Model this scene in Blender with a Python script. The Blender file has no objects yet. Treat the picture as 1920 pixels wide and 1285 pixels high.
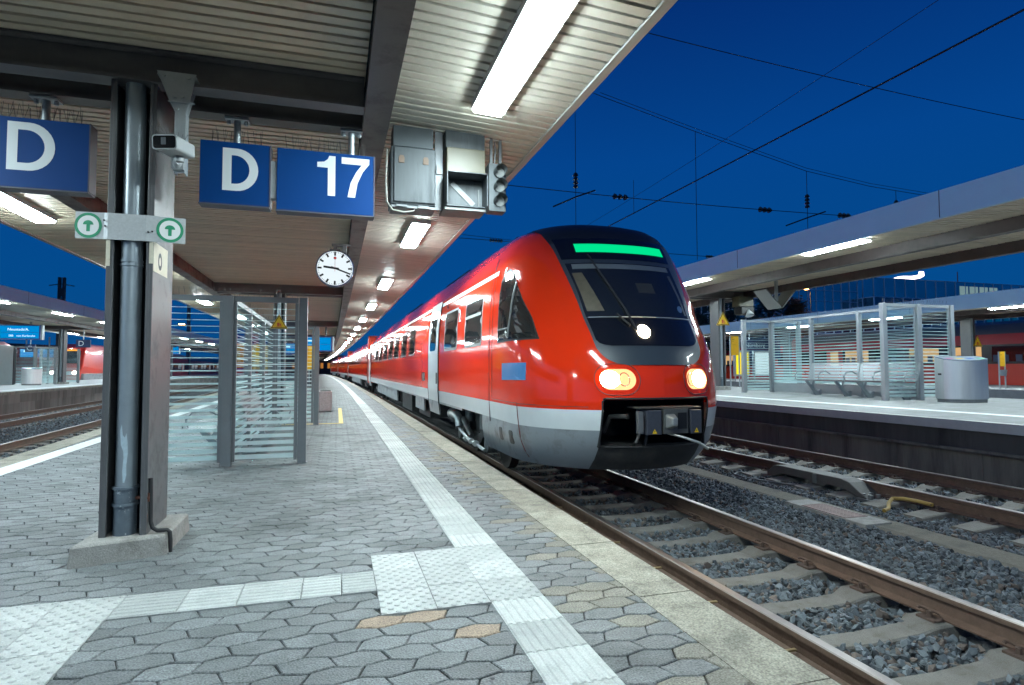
import bpy, math, random
import numpy as np
from mathutils import Vector, Matrix

# ---------------------------------------------------------------- camera, sky, exposure
SC = bpy.context.scene
COL = SC.collection
R = random.Random(11)
rad = math.radians

def make_camera():
    f, yaw, pitch, roll = 1100.0, 0.29, 0.045, -0.002
    fw = Vector((math.sin(yaw)*math.cos(pitch), math.cos(yaw)*math.cos(pitch), math.sin(pitch)))
    r0 = Vector((math.cos(yaw), -math.sin(yaw), 0))
    u0 = r0.cross(fw)
    r = r0*math.cos(roll) + u0*math.sin(roll)
    u = u0*math.cos(roll) - r0*math.sin(roll)
    cd = bpy.data.cameras.new('camera')
    cd.sensor_width = 36.0
    cd.lens = f/1920*36.0
    cd.clip_start = 0.05
    cd.clip_end = 2000
    cam = bpy.data.objects.new('camera', cd)
    cam.matrix_world = Matrix(((r.x, u.x, -fw.x, 0), (r.y, u.y, -fw.y, 0), (r.z, u.z, -fw.z, 1.28), (0, 0, 0, 1)))
    COL.objects.link(cam)
    SC.camera = cam
make_camera()

LAMP = 124.0          # emission of the fluorescent lamps
EXPOSURE = 0.32
SC.view_settings.view_transform = 'Standard'
SC.view_settings.look = 'None'
SC.view_settings.exposure = EXPOSURE
SC.view_settings.gamma = 1.0
SC.render.engine = 'CYCLES'
SC.cycles.use_denoising = True
SC.cycles.max_bounces = 9
SC.cycles.diffuse_bounces = 6
SC.cycles.glossy_bounces = 4
SC.cycles.transparent_max_bounces = 16
SC.cycles.sample_clamp_indirect = 6.0
SC.cycles.caustics_reflective = False
SC.cycles.caustics_refractive = False

W = bpy.data.worlds.new("World")
SC.world = W
W.use_nodes = True
nt = W.node_tree
nt.nodes.clear()
def _n(t, **k):
    n = nt.nodes.new(t)
    for a, b in k.items():
        setattr(n, a, b)
    return n
wo = _n('ShaderNodeOutputWorld'); bg = _n('ShaderNodeBackground')
tc = _n('ShaderNodeTexCoord'); sx = _n('ShaderNodeSeparateXYZ'); rp = _n('ShaderNodeValToRGB')
nt.links.new(tc.outputs['Generated'], sx.inputs[0])
nt.links.new(sx.outputs['Z'], rp.inputs[0])
e = rp.color_ramp.elements
e[0].position = 0.0; e[0].color = (0.004, 0.072, 0.235, 1)
e[1].position = 1.0; e[1].color = (0.001, 0.012, 0.10, 1)
for p_, c_ in ((0.12, (0.001, 0.070, 0.265, 1)), (0.33, (0.001, 0.058, 0.27, 1)), (0.55, (0.001, 0.026, 0.165, 1))):
    q = rp.color_ramp.elements.new(p_); q.color = c_
# added sky glow, unseen off to the left, lights the fascia and lifts shadows
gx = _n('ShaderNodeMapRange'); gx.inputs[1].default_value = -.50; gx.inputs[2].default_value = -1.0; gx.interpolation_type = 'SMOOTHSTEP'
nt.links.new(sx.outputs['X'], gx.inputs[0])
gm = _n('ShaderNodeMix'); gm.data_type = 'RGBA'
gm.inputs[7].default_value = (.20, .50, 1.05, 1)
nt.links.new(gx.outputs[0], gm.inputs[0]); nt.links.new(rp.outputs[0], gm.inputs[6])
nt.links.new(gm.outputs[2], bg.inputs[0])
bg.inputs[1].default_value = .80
nt.links.new(bg.outputs[0], wo.inputs[0])

# ---------------------------------------------------------------- helpers
def bend(y):
    """the platform and its track swing gently to the left in the distance"""
    return -0.00018*y*y if y > 0 else 0.0

_mats = {}
def mat(name, col, rough=.5, metal=0., var=.0, vs=6., bump=0., bs=60., tint=0., coat=0., spec=.5, dirt=None, dscale=2., dlev=(.5, .7), streak=False, grain=0., gs=240.):
    if name in _mats:
        return _mats[name]
    m = bpy.data.materials.new(name); m.use_nodes = True
    t = m.node_tree; N = t.nodes; Lk = t.links.new
    b = N['Principled BSDF']
    b.inputs['Base Color'].default_value = (*col, 1)
    b.inputs['Roughness'].default_value = rough
    b.inputs['Metallic'].default_value = metal
    b.inputs['Specular IOR Level'].default_value = spec
    if coat:
        b.inputs['Coat Weight'].default_value = coat
        b.inputs['Coat Roughness'].default_value = .04
    out = None
    tcn = N.new('ShaderNodeTexCoord')
    vec = tcn.outputs['Object']
    if streak:
        mp = N.new('ShaderNodeMapping'); mp.inputs['Scale'].default_value = (1, 1, .12)
        Lk(vec, mp.inputs[0]); vec = mp.outputs[0]
    if var or dirt or tint or grain:
        rgb = N.new('ShaderNodeRGB'); rgb.outputs[0].default_value = (*col, 1); out = rgb.outputs[0]
    def mixc(kind, fac, a, bcol):
        mx = N.new('ShaderNodeMix'); mx.data_type = 'RGBA'; mx.blend_type = kind
        if isinstance(fac, float): mx.inputs[0].default_value = fac
        else: Lk(fac, mx.inputs[0])
        Lk(a, mx.inputs[6])
        if isinstance(bcol, tuple): mx.inputs[7].default_value = (*bcol, 1)
        else: Lk(bcol, mx.inputs[7])
        return mx.outputs[2]
    def scaled(sock, lo, hi):
        mr = N.new('ShaderNodeMapRange'); mr.inputs[3].default_value = lo; mr.inputs[4].default_value = hi
        Lk(sock, mr.inputs[0]); return mr.outputs[0]
    if var:
        nz = N.new('ShaderNodeTexNoise'); nz.inputs['Scale'].default_value = vs; nz.inputs['Detail'].default_value = 6
        nz.inputs['Roughness'].default_value = .65
        Lk(vec, nz.inputs['Vector'])
        out = mixc('MULTIPLY', 1.0, out, scaled(nz.outputs[0], 1-2*var, 1+2*var))
    if tint:
        at = N.new('ShaderNodeAttribute'); at.attribute_name = 'tint'
        out = mixc('MULTIPLY', 1.0, out, scaled(at.outputs['Fac'], 1-tint, 1+tint))
    if dirt:
        nz = N.new('ShaderNodeTexNoise'); nz.inputs['Scale'].default_value = dscale; nz.inputs['Detail'].default_value = 8
        nz.inputs['Roughness'].default_value = .7
        Lk(vec, nz.inputs['Vector'])
        mr = N.new('ShaderNodeMapRange'); mr.inputs[1].default_value = dlev[0]; mr.inputs[2].default_value = dlev[1]
        Lk(nz.outputs[0], mr.inputs[0])
        out = mixc('MIX', mr.outputs[0], out, dirt)
        rr = N.new('ShaderNodeMapRange'); rr.inputs[3].default_value = rough; rr.inputs[4].default_value = min(1., rough+.25)
        Lk(mr.outputs[0], rr.inputs[0]); Lk(rr.outputs[0], b.inputs['Roughness'])
    if grain:
        nz = N.new('ShaderNodeTexNoise'); nz.inputs['Scale'].default_value = gs; nz.inputs['Detail'].default_value = 3
        Lk(tcn.outputs['Object'], nz.inputs['Vector'])
        mr = N.new('ShaderNodeMapRange'); mr.inputs[1].default_value = .3; mr.inputs[2].default_value = .7
        mr.inputs[3].default_value = 1-grain; mr.inputs[4].default_value = 1+grain; Lk(nz.outputs[0], mr.inputs[0])
        out = mixc('MULTIPLY', 1.0, out, mr.outputs[0])
    if out is not None:
        Lk(out, b.inputs['Base Color'])
    if bump:
        nz = N.new('ShaderNodeTexNoise'); nz.inputs['Scale'].default_value = bs; nz.inputs['Detail'].default_value = 5
        Lk(vec, nz.inputs['Vector'])
        bp = N.new('ShaderNodeBump'); bp.inputs['Strength'].default_value = bump; bp.inputs['Distance'].default_value = .01
        Lk(nz.outputs[0], bp.inputs['Height']); Lk(bp.outputs[0], b.inputs['Normal'])
    _mats[name] = m
    return m

def emit(name, col, st):
    if name in _mats: return _mats[name]
    m = bpy.data.materials.new(name); m.use_nodes = True
    t = m.node_tree; t.nodes.clear()
    o = t.nodes.new('ShaderNodeOutputMaterial'); em = t.nodes.new('ShaderNodeEmission')
    em.inputs[0].default_value = (*col, 1); em.inputs[1].default_value = st
    t.links.new(em.outputs[0], o.inputs[0]); _mats[name] = m
    return m

def clear_glass(name, tintc=(.93, .97, .97), refl=1.0):
    if name in _mats: return _mats[name]
    m = bpy.data.materials.new(name); m.use_nodes = True
    t = m.node_tree; t.nodes.clear(); N = t.nodes.new
    o = N('ShaderNodeOutputMaterial'); mx = N('ShaderNodeMixShader'); tr = N('ShaderNodeBsdfTransparent'); gl = N('ShaderNodeBsdfGlossy')
    lw = N('ShaderNodeLayerWeight'); lw.inputs[0].default_value = .5
    pw = N('ShaderNodeMath'); pw.operation = 'POWER'; pw.inputs[1].default_value = 4.; t.links.new(lw.outputs['Facing'], pw.inputs[0])
    fr = N('ShaderNodeMath'); fr.operation = 'MULTIPLY_ADD'; fr.inputs[1].default_value = .55; fr.inputs[2].default_value = .03; t.links.new(pw.outputs[0], fr.inputs[0])
    tr.inputs[0].default_value = (*tintc, 1); gl.inputs['Roughness'].default_value = .02
    gl.inputs[0].default_value = (.9*refl, .95*refl, .95*refl, 1)
    t.links.new(fr.outputs[0], mx.inputs[0]); t.links.new(tr.outputs[0], mx.inputs[1]); t.links.new(gl.outputs[0], mx.inputs[2])
    t.links.new(mx.outputs[0], o.inputs[0]); _mats[name] = m
    return m

def frosted(name, col=(.80, .95, .95), alpha=.82):
    if name in _mats: return _mats[name]
    m = bpy.data.materials.new(name); m.use_nodes = True
    t = m.node_tree; t.nodes.clear(); N = t.nodes.new
    o = N('ShaderNodeOutputMaterial'); mx = N('ShaderNodeMixShader'); tr = N('ShaderNodeBsdfTransparent')
    m2 = N('ShaderNodeMixShader'); df = N('ShaderNodeBsdfDiffuse'); tl = N('ShaderNodeBsdfTranslucent')
    df.inputs[0].default_value = (*col, 1); tl.inputs[0].default_value = (*col, 1)
    m2.inputs[0].default_value = .5; mx.inputs[0].default_value = alpha
    tr.inputs[0].default_value = (.85, .95, .95, 1)
    t.links.new(df.outputs[0], m2.inputs[1]); t.links.new(tl.outputs[0], m2.inputs[2])
    t.links.new(tr.outputs[0], mx.inputs[1]); t.links.new(m2.outputs[0], mx.inputs[2]); t.links.new(mx.outputs[0], o.inputs[0])
    _mats[name] = m
    return m

class MB:
    """collects polygons and links them as one mesh object"""
    def __init__(s, xf=None):
        s.v = []; s.f = []; s.m = []; s.t = []; s.xf = xf
    def add(s, vs, fs, mi=0, t=.5):
        b = len(s.v)
        s.v += [tuple(s.xf(*p)) for p in vs] if s.xf else [tuple(p) for p in vs]
        for f in fs:
            s.f.append(tuple(b+i for i in f)); s.m.append(mi); s.t.append(t)
        return s
    def box(s, x0, x1, y0, y1, z0, z1, mi=0, t=.5, M=None):
        vs = [(x, y, z) for z in (z0, z1) for y in (y0, y1) for x in (x0, x1)]
        if M is not None: vs = [tuple(M @ Vector(p)) for p in vs]
        return s.add(vs, [(0, 2, 3, 1), (4, 5, 7, 6), (0, 1, 5, 4), (2, 6, 7, 3), (0, 4, 6, 2), (1, 3, 7, 5)], mi, t)
    def cyl(s, p0, p1, r0, r1=None, n=16, mi=0, caps=True):
        r1 = r0 if r1 is None else r1
        p0, p1 = Vector(p0), Vector(p1); d = (p1-p0).normalized()
        a = d.orthogonal().normalized(); b = d.cross(a)
        vs = []
        for p, r in ((p0, r0), (p1, r1)):
            for i in range(n):
                w = 2*math.pi*i/n
                vs.append(tuple(p + a*(r*math.cos(w)) + b*(r*math.sin(w))))
        fs = [(i, (i+1) % n, n+(i+1) % n, n+i) for i in range(n)]
        if caps: fs += [tuple(range(n-1, -1, -1)), tuple(range(n, 2*n))]
        return s.add(vs, fs, mi)
    def tube(s, pts, r, n=6, mi=0):
        pts = [Vector(p) for p in pts]; vs = []; k = len(pts); a = None
        for i, p in enumerate(pts):
            d = (pts[min(i+1, k-1)]-pts[max(i-1, 0)]).normalized()
            if a is None: a = d.orthogonal().normalized()
            a = (a - d*a.dot(d)).normalized(); b = d.cross(a)
            rr = r[i] if isinstance(r, (list, tuple)) else r
            for j in range(n):
                w = 2*math.pi*j/n
                vs.append(tuple(p + a*(rr*math.cos(w)) + b*(rr*math.sin(w))))
        fs = [(i*n+j, i*n+(j+1) % n, (i+1)*n+(j+1) % n, (i+1)*n+j) for i in range(k-1) for j in range(n)]
        fs += [tuple(range(n-1, -1, -1)), tuple(range((k-1)*n, k*n))]
        return s.add(vs, fs, mi)
    def prism(s, poly, fn, a0, a1, mi=0, t=.5):
        """2d polygon extruded: fn(u, v, a) -> point"""
        n = len(poly)
        vs = [fn(u, v, a0) for u, v in poly] + [fn(u, v, a1) for u, v in poly]
        fs = [(i, (i+1) % n, n+(i+1) % n, n+i) for i in range(n)] + [tuple(range(n-1, -1, -1)), tuple(range(n, 2*n))]
        return s.add(vs, fs, mi, t)
    def ext(s, prof, ys, mi=0, fn=bend, t=.5):
        """closed (x, z) profile carried along y"""
        n = len(prof)
        vs = [(x+fn(y), y, z) for y in ys for x, z in prof]
        fs = [(i*n+j, i*n+(j+1) % n, (i+1)*n+(j+1) % n, (i+1)*n+j) for i in range(len(ys)-1) for j in range(n)]
        fs += [tuple(range(n-1, -1, -1)), tuple(range((len(ys)-1)*n, len(ys)*n))]
        return s.add(vs, fs, mi, t)
    def build(s, name, ms, parent=None, smooth=False, bevel=0, sharp=35):
        me = bpy.data.meshes.new(name)
        off = parent.location if parent is not None and parent.parent is None else (parent.parent.location if parent is not None else Vector((0, 0, 0)))
        if parent is not None and parent.type == 'MESH' and parent.parent is None: off = Vector((0, 0, 0))
        v = [(a-off[0], b-off[1], c-off[2]) for a, b, c in s.v]
        me.from_pydata(v, [], s.f); me.update()
        if not isinstance(ms, (list, tuple)): ms = [ms]
        for m in ms: me.materials.append(m)
        me.polygons.foreach_set('material_index', s.m)
        if any(abs(x-.5) > 1e-6 for x in s.t):
            at = me.attributes.new('tint', 'FLOAT', 'FACE'); at.data.foreach_set('value', s.t)
        if smooth:
            me.polygons.foreach_set('use_smooth', [True]*len(s.f))
            try: me.set_sharp_from_angle(angle=rad(sharp))
            except Exception: pass
        o = bpy.data.objects.new(name, me); COL.objects.link(o)
        if parent is not None: o.parent = parent
        if bevel:
            b = o.modifiers.new('bevel', 'BEVEL'); b.width = bevel; b.segments = 2; b.limit_method = 'ANGLE'; b.angle_limit = rad(40)
        return o

def thing(name, label, cat, loc=(0, 0, 0), group=None):
    o = bpy.data.objects.new(name, None); COL.objects.link(o)
    o.empty_display_size = .1; o.location = loc
    o['label'] = label; o['category'] = cat
    if group: o['group'] = group
    return o
def tag(o, label, cat, group=None):
    o['label'] = label; o['category'] = cat
    if group: o['group'] = group
    return o
def struct(o, kind='structure'):
    o['kind'] = kind
    return o
def dup(root, loc=None, label=None, rotz=None, group=None):
    r = root.copy(); COL.objects.link(r)
    if loc is not None: r.location = loc
    if rotz is not None: r.rotation_euler = (0, 0, rotz)
    if label: r['label'] = label
    if group: r['group'] = group
    for ch in list(root.children):
        c = ch.copy(); COL.objects.link(c); c.parent = r
        for g in list(ch.children):
            d = g.copy(); COL.objects.link(d); d.parent = c
    return r
def textmesh(name, body, size, m, parent, M, depth=.002, align='LEFT'):
    """lettering as a mesh; M places the text plane (x right, y up)"""
    cu = bpy.data.curves.new(name, 'FONT'); cu.body = body; cu.size = size; cu.extrude = depth; cu.align_x = align
    cu.resolution_u = 3
    o = bpy.data.objects.new(name, cu); COL.objects.link(o)
    me = bpy.data.meshes.new_from_object(o.evaluated_get(bpy.context.evaluated_depsgraph_get()))
    bpy.data.objects.remove(o)
    off = parent.location if parent.parent is None else parent.parent.location
    me.transform(Matrix.Translation(-Vector(off)) @ M)
    me.materials.clear(); me.materials.append(m)
    q = bpy.data.objects.new(name, me); COL.objects.link(q); q.parent = parent
    return q
def facing_cam(x, y, z):      # text plane facing -Y
    return Matrix(((1, 0, 0, x), (0, 0, -1, y), (0, 1, 0, z), (0, 0, 0, 1)))
def lin(a, b, n):
    return [a+(b-a)*i/(n-1) for i in range(n)]
def rrect(x0, x1, y0, y1, r, k=4):
    out = []
    for cx, cy, a in ((x1-r, y1-r, 0), (x0+r, y1-r, 90), (x0+r, y0+r, 180), (x1-r, y0+r, 270)):
        for i in range(k+1):
            w = rad(a+90*i/k); out.append((cx+r*math.cos(w), cy+r*math.sin(w)))
    return out
def ysteps(a, b):
    out = [a]; y = a
    while y < b:
        y += 2.5 if y < 30 else 6; out.append(min(y, b))
    return out

# ---------------------------------------------------------------- materials
M_PAVER = mat('paver', (.132, .143, .146), .55, var=.2, vs=9, bump=.6, bs=110, tint=.30, grain=.5, gs=110, dirt=(.06, .066, .068), dscale=1.3, dlev=(.5, .75))
M_PAVER_TAN = mat('paver_tan', (.27, .20, .145), .75, var=.2, vs=9, bump=.6, bs=110, grain=.45, gs=110)
M_PAVER_WARM = mat('paver_warm', (.19, .178, .148), .75, var=.2, vs=9, bump=.6, bs=110, tint=.25, grain=.5, gs=110, dirt=(.20, .17, .13), dscale=3, dlev=(.5, .8))
M_JOINT = mat('joint', (.035, .033, .03), .95, var=.2, vs=30)
M_TACT = mat('tactile_white', (.385, .40, .385), .65, var=.10, vs=7, bump=.3, bs=120, tint=.14, grain=.14, gs=120, dirt=(.24, .25, .245), dscale=4.5, dlev=(.5, .85))
M_COPING = mat('coping', (.275, .255, .205), .8, var=.22, vs=6, bump=.4, bs=120, tint=.12, grain=.45, gs=110, dirt=(.115, .105, .09), dscale=4., dlev=(.48, .75))
M_CONC = mat('concrete', (.30, .29, .27), .85, grain=.3, var=.2, vs=7, bump=.6, bs=90, dirt=(.11, .105, .095), dscale=4, dlev=(.5, .75))
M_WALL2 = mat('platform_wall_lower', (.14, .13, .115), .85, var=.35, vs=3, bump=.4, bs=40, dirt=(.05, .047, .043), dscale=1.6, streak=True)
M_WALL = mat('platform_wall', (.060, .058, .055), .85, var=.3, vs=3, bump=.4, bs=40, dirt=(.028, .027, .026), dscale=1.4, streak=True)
M_WALLL = mat('platform_wall_light', (.20, .185, .165), .85, var=.25, vs=3, bump=.4, bs=40, dirt=(.09, .083, .075), dscale=1.4, streak=True)
M_GROUND = mat('ground_dark', (.06, .058, .055), .95, var=.3, vs=2)
M_SAND = mat('compacted_grit', (.17, .155, .125), .95, var=.25, vs=20, bump=.8, bs=200, dirt=(.08, .08, .075), dscale=2.5)
M_BALL = mat('ballast_stone', (.104, .121, .133), .8, tint=.75, var=.15, vs=40, bump=.2, bs=150)
M_BALLR = mat('ballast_rusty', (.13, .105, .09), .85, tint=.5, var=.15, vs=40)
M_BED = mat('ballast_bed', (.05, .053, .057), .95, var=.35, vs=30, bump=1., bs=60)
M_RAILS = mat('rail_rust', (.11, .066, .046), .75, var=.3, vs=12, bump=.3, bs=80)
M_RAILT = mat('rail_head', (.33, .29, .27), .42, metal=1., var=.08, vs=25)
M_SLEEP = mat('sleeper_concrete', (.20, .19, .17), .85, grain=.3, var=.2, vs=12, bump=.5, bs=120, dirt=(.12, .105, .085), dscale=6, dlev=(.45, .7))
M_IRON = mat('fastening_iron', (.10, .065, .05), .8, var=.25, vs=30)
M_SLATC = mat('slat_tan', (.72, .61, .46), .42, var=.05, vs=3, tint=.13, dirt=(.42, .35, .26), dscale=1.6, dlev=(.55, .9))
M_SLAT = mat('slat', (.57, .54, .46), .42, var=.05, vs=3, tint=.13, dirt=(.46, .42, .33), dscale=1.6, dlev=(.58, .9))
M_DARKGAP = mat('slat_backing', (.02, .019, .017), .9)
M_BEAM = mat('beam_paint', (.08, .064, .064), .45, var=.12, vs=5, bump=.08, bs=40, dirt=(.05, .042, .042), dscale=3)
M_BEAMD = mat('beam_dark', (.125, .115, .115), .5, var=.15, vs=5)
M_FASCN = mat('edge_trim_metal', (.36, .355, .34), .5, var=.06, vs=4)
M_FASC = mat('fascia_metal', (.66, .78, .80), .5, var=.04, vs=2)
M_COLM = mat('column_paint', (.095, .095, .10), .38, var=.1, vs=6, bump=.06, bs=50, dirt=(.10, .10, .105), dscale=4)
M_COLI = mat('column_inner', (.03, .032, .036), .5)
M_PIPE = mat('drain_pipe', (.26, .30, .33), .33, metal=.25, var=.1, vs=5, bump=.05, bs=60)
M_CHIP = mat('chipped_zinc', (.42, .52, .58), .5, var=.15, vs=30)
M_PIPEW = mat('worn_pipe', (.10, .125, .15), .5, var=.2, vs=20, dirt=(.42, .46, .48), dscale=22, dlev=(.6, .66))
M_STEEL = mat('galvanised', (.42, .46, .48), .42, metal=.6, var=.12, vs=9)
M_GREYP = mat('grey_post', (.20, .215, .225), .4, metal=.3, var=.08, vs=4)
M_POSTR = mat('aluminium_post', (.42, .45, .46), .38, metal=.6, var=.06, vs=4)
M_BLUE = mat('sign_blue', (.0, .043, .19), .5, var=.04, vs=2, spec=.2)
M_SIGNW = mat('sign_white', (.72, .76, .78), .45)
M_WHITE = mat('white_paint', (.78, .79, .78), .4, var=.03)
M_BLACK = mat('black_plastic', (.012, .012, .013), .4)
M_YEL = mat('yellow', (.80, .42, .01), .5, var=.04)
M_YELSIGN = mat('warning_yellow', (.85, .52, .01), .45)
M_ORANGE = mat('orange_print', (.75, .12, .02), .5)
M_CREAM = mat('cream_metal', (.085, .076, .044), .45, var=.08, vs=6, dirt=(.06, .045, .024), dscale=7, dlev=(.6, .85))
M_GREYBOX = mat('weathered_box', (.058, .07, .078), .5, metal=.1, var=.35, vs=6, dirt=(.024, .028, .033), dscale=5, streak=True)
M_GREEN = mat('sign_green', (.02, .26, .13), .5, var=.08, vs=12)
M_STAIN = mat('stainless', (.74, .74, .73), .42, metal=1., var=.10, vs=7, streak=True, bump=.15, bs=10)
M_RED = mat('train_red', (.74, .032, .006), .10, var=.03, vs=1.5, spec=.45)
M_TWHITE = mat('train_white', (.66, .70, .70), .3, coat=.6, var=.05, vs=4)
M_TGREY = mat('train_grey', (.25, .28, .30), .35, coat=.4, var=.08, vs=3, dirt=(.16, .16, .155), dscale=3)
M_HOOD = mat('train_hood', (.038, .05, .062), .4, coat=.3, var=.06, vs=3)
M_ROOFB = mat('train_roof_black', (.016, .018, .02), .45)
M_TBLACK = mat('train_black', (.009, .010, .011), .14, coat=.5)
M_TGLASS = mat('train_window', (.014, .017, .019), .04, spec=.9)
M_RUBBER = mat('rubber', (.02, .02, .021), .6)
M_UNDER = mat('underframe', (.035, .036, .037), .65, var=.3, vs=8, dirt=(.075, .07, .062), dscale=5)
M_UNDERG = mat('underframe_grey', (.17, .18, .18), .5, metal=.4, var=.2, vs=8)
M_WIRE = mat('wire', (.012, .014, .02), .6)
M_INSUL = mat('insulator', (.03, .022, .02), .3)
M_LAMP = emit('lamp_light', (.80, .97, 1.0), LAMP)
M_LAMPH = mat('lamp_housing', (.6, .62, .62), .4)
M_GLASS = clear_glass('shelter_glass')
M_FROST = frosted('frosted_stripe')
M_PERF = mat('perforated_metal', (.33, .35, .36), .4, metal=.5)
# ---------------------------------------------------------------- ground, platforms, tracks
RZ = -.42            # top of rail next to the near platform
RZR = -.36           # top of rail, right hand track
def left_shear(y): return -.05*(y-20)

g = MB().add([(-400, -80, -.85), (400, -80, -.85), (400, 700, -.85), (-400, 700, -.85)], [(0, 1, 2, 3)]).build('ground', M_GROUND)
struct(g)

# near platform: body, coping, pavers
YS = ysteps(-14, 170)
def pl_left(y): return -3.85-.07*y if y < 60 else -8.05-.03*(y-60)
def platform_body():
    m = MB()
    vs = []; fs = []
    for y in YS:
        r = 1.97+bend(y); l = pl_left(y)
        vs += [(l, y, -.014), (r, y, -.014), (r, y, -.3), (r-.12, y, -.3), (r-.12, y, -.85), (l, y, -.85)]
    for i in range(len(YS)-1):
        for j in range(6):
            a = i*6+j; b = i*6+(j+1) % 6
            fs.append((a, b, b+6, a+6))
    fs.append((0, 5, 4, 3, 2, 1))
    m.add(vs, fs)
    return struct(m.build('platform', M_JOINT))
platform_body()

def in_strip(x, y):
    xs = x-bend(y)
    d, k = .10, .055         # blocks that only lap under an edge stay
    if .825+d < xs < 1.135-d: return True
    if .235+d < xs < .825-d+.2 and 3.17+k < y < 4.18-k: return True
    if -2.7 < xs < .235-d and 3.52+k < y < 3.86-k: return True
    if -2.7 < xs < -1.12-d and 2.5+k < y < 3.6: return True
    if xs > 1.635+d: return True
    return False
def pavers():
    m = MB()
    L, H, g = .226, .122, .0036
    A = .0155
    tan = {(2, 0), (3, 0)}
    rows = range(int(-1.2/H), int(46/H))
    ramp = [(-.5, -1), (-.25, -1), (-.12, 1), (.12, 1), (.25, -1), (.5, -1)]
    def wave(u):      # trapezoid wave, period 1
        u = (u+.5) % 1.0-.5
        a = abs(u)
        return max(-1, min(1, (1-4*a)*1.12))
    top = 0.0
    for j in rows:
        y0 = j*H; ph = .5*(j % 2)
        l = pl_left(y0)+.26; r = 1.74+bend(y0)
        i0 = int(l/L)-1; i1 = int(r/L)+2
        for i in range(i0, i1):
            x0 = (i+ph)*L; xc = x0+L/2
            yc = y0+H/2
            if xc < l or xc > r or in_strip(xc, yc): continue
            far = yc > 14
            us = (0, .03, .47, .53, .97, 1.)
            jx = R.uniform(-.0012, .0012); jy = R.uniform(-.0012, .0012); dz = R.uniform(-.0022, .0012)
            pts = []
            sl = .017 if j % 2 else -.017; sg = -1 if j % 2 else 1
            for u in us:
                x = x0+u*L; pts.append((x-(sl if u in (0, 1.) else 0), y0+sg*A*wave(x/L)))
            for u in reversed(us):
                x = x0+u*L; pts.append((x+(sl if u in (0, 1.) else 0), y0+H-sg*A*wave(x/L)))
            cx = sum(p[0] for p in pts)/12; cy = sum(p[1] for p in pts)/12
            def inset(d, z):
                out = []
                for x, y in pts:
                    sx_ = 1-d/(L/2)*1.0; sy_ = 1-d/(H/2)
                    out.append((cx+(x-cx)*sx_+jx, cy+(y-cy)*sy_+jy, z+dz))
                return out
            b = inset(g, -.012); t0 = inset(g, -.004); t1 = inset(g+.0045, 0)
            t = min(1, max(0, R.gauss(.5, .22)))
            n = 12
            vs = b+t0+t1
            if far:
                m.add(t1, [tuple(range(n))], 0, t)
            else:
                fs = [(q+k, q+(k+1) % n, q+n+(k+1) % n, q+n+k) for q in (0, n) for k in range(n)]
                fs.append(tuple(range(2*n, 3*n)))
                mi = 1 if (abs(xc-.42) < .24 and 3.05 < yc < 3.17) or (abs(xc-.70) < .12 and 2.80 < yc < 2.93) else (2 if R.random() < (xc-bend(yc)-1.1)*1.15 else 0)
                m.add(vs, fs, mi, t)
    o = m.build('paving', [M_PAVER, M_PAVER_TAN, M_PAVER_WARM])
    struct(o)
    # beyond the individually laid blocks: one sheet
    f = MB(); ys = ysteps(45.9, 170); vs = []
    for y in ys: vs += [(pl_left(y)+.3, y, -.004), (1.64+bend(y), y, -.004)]
    f.add(vs, [(2*i, 2*i+1, 2*i+3, 2*i+2) for i in range(len(ys)-1)])
    struct(f.build('far_paving', M_PAVER))
pavers()

def coping():
    m = MB(); y = -10.
    while y < 168:
        n = 1.0 if y < 40 else 4.0
        a, b = bend(y), bend(y+n)
        t = R.random(); g_ = .004
        for xx0, xx1 in ((1.635, 1.985),):
            z = .005+R.uniform(-.002, .002)
            vs = [(xx0+a, y+g_, -.1), (xx1+a, y+g_, -.1), (xx1+b, y+n-g_, -.1), (xx0+b, y+n-g_, -.1),
                  (xx0+a, y+g_, z), (xx1-.02+a, y+g_, z), (xx1-.02+b, y+n-g_, z), (xx0+b, y+n-g_, z), (xx1+a, y+g_, z-.02), (xx1+b, y+n-g_, z-.02)]
            m.add(vs, [(4, 5, 6, 7), (5, 8, 9, 6), (8, 1, 2, 9), (0, 4, 7, 3), (0, 1, 8, 5, 4), (3, 7, 6, 9, 2)], 0, t)
        y += n
    y = -10.
    while y < 100:
        n = 1.0 if y < 40 else 4.0
        l0, l1 = pl_left(y), pl_left(y+n); t = R.random()
        vs = [(l0-.02, y+.004, -.12), (l0+.34, y+.004, -.12), (l1+.34, y+n-.004, -.12), (l1-.02, y+n-.004, -.12),
              (l0-.02, y+.004, .004), (l0+.34, y+.004, .004), (l1+.34, y+n-.004, .004), (l1-.02, y+n-.004, .004)]
        m.add(vs, [(4, 5, 6, 7), (0, 1, 5, 4), (1, 2, 6, 5), (2, 3, 7, 6), (3, 0, 4, 7)], 0, t)
        y += n
    struct(m.build('platform_edge', M_COPING))
coping()

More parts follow.
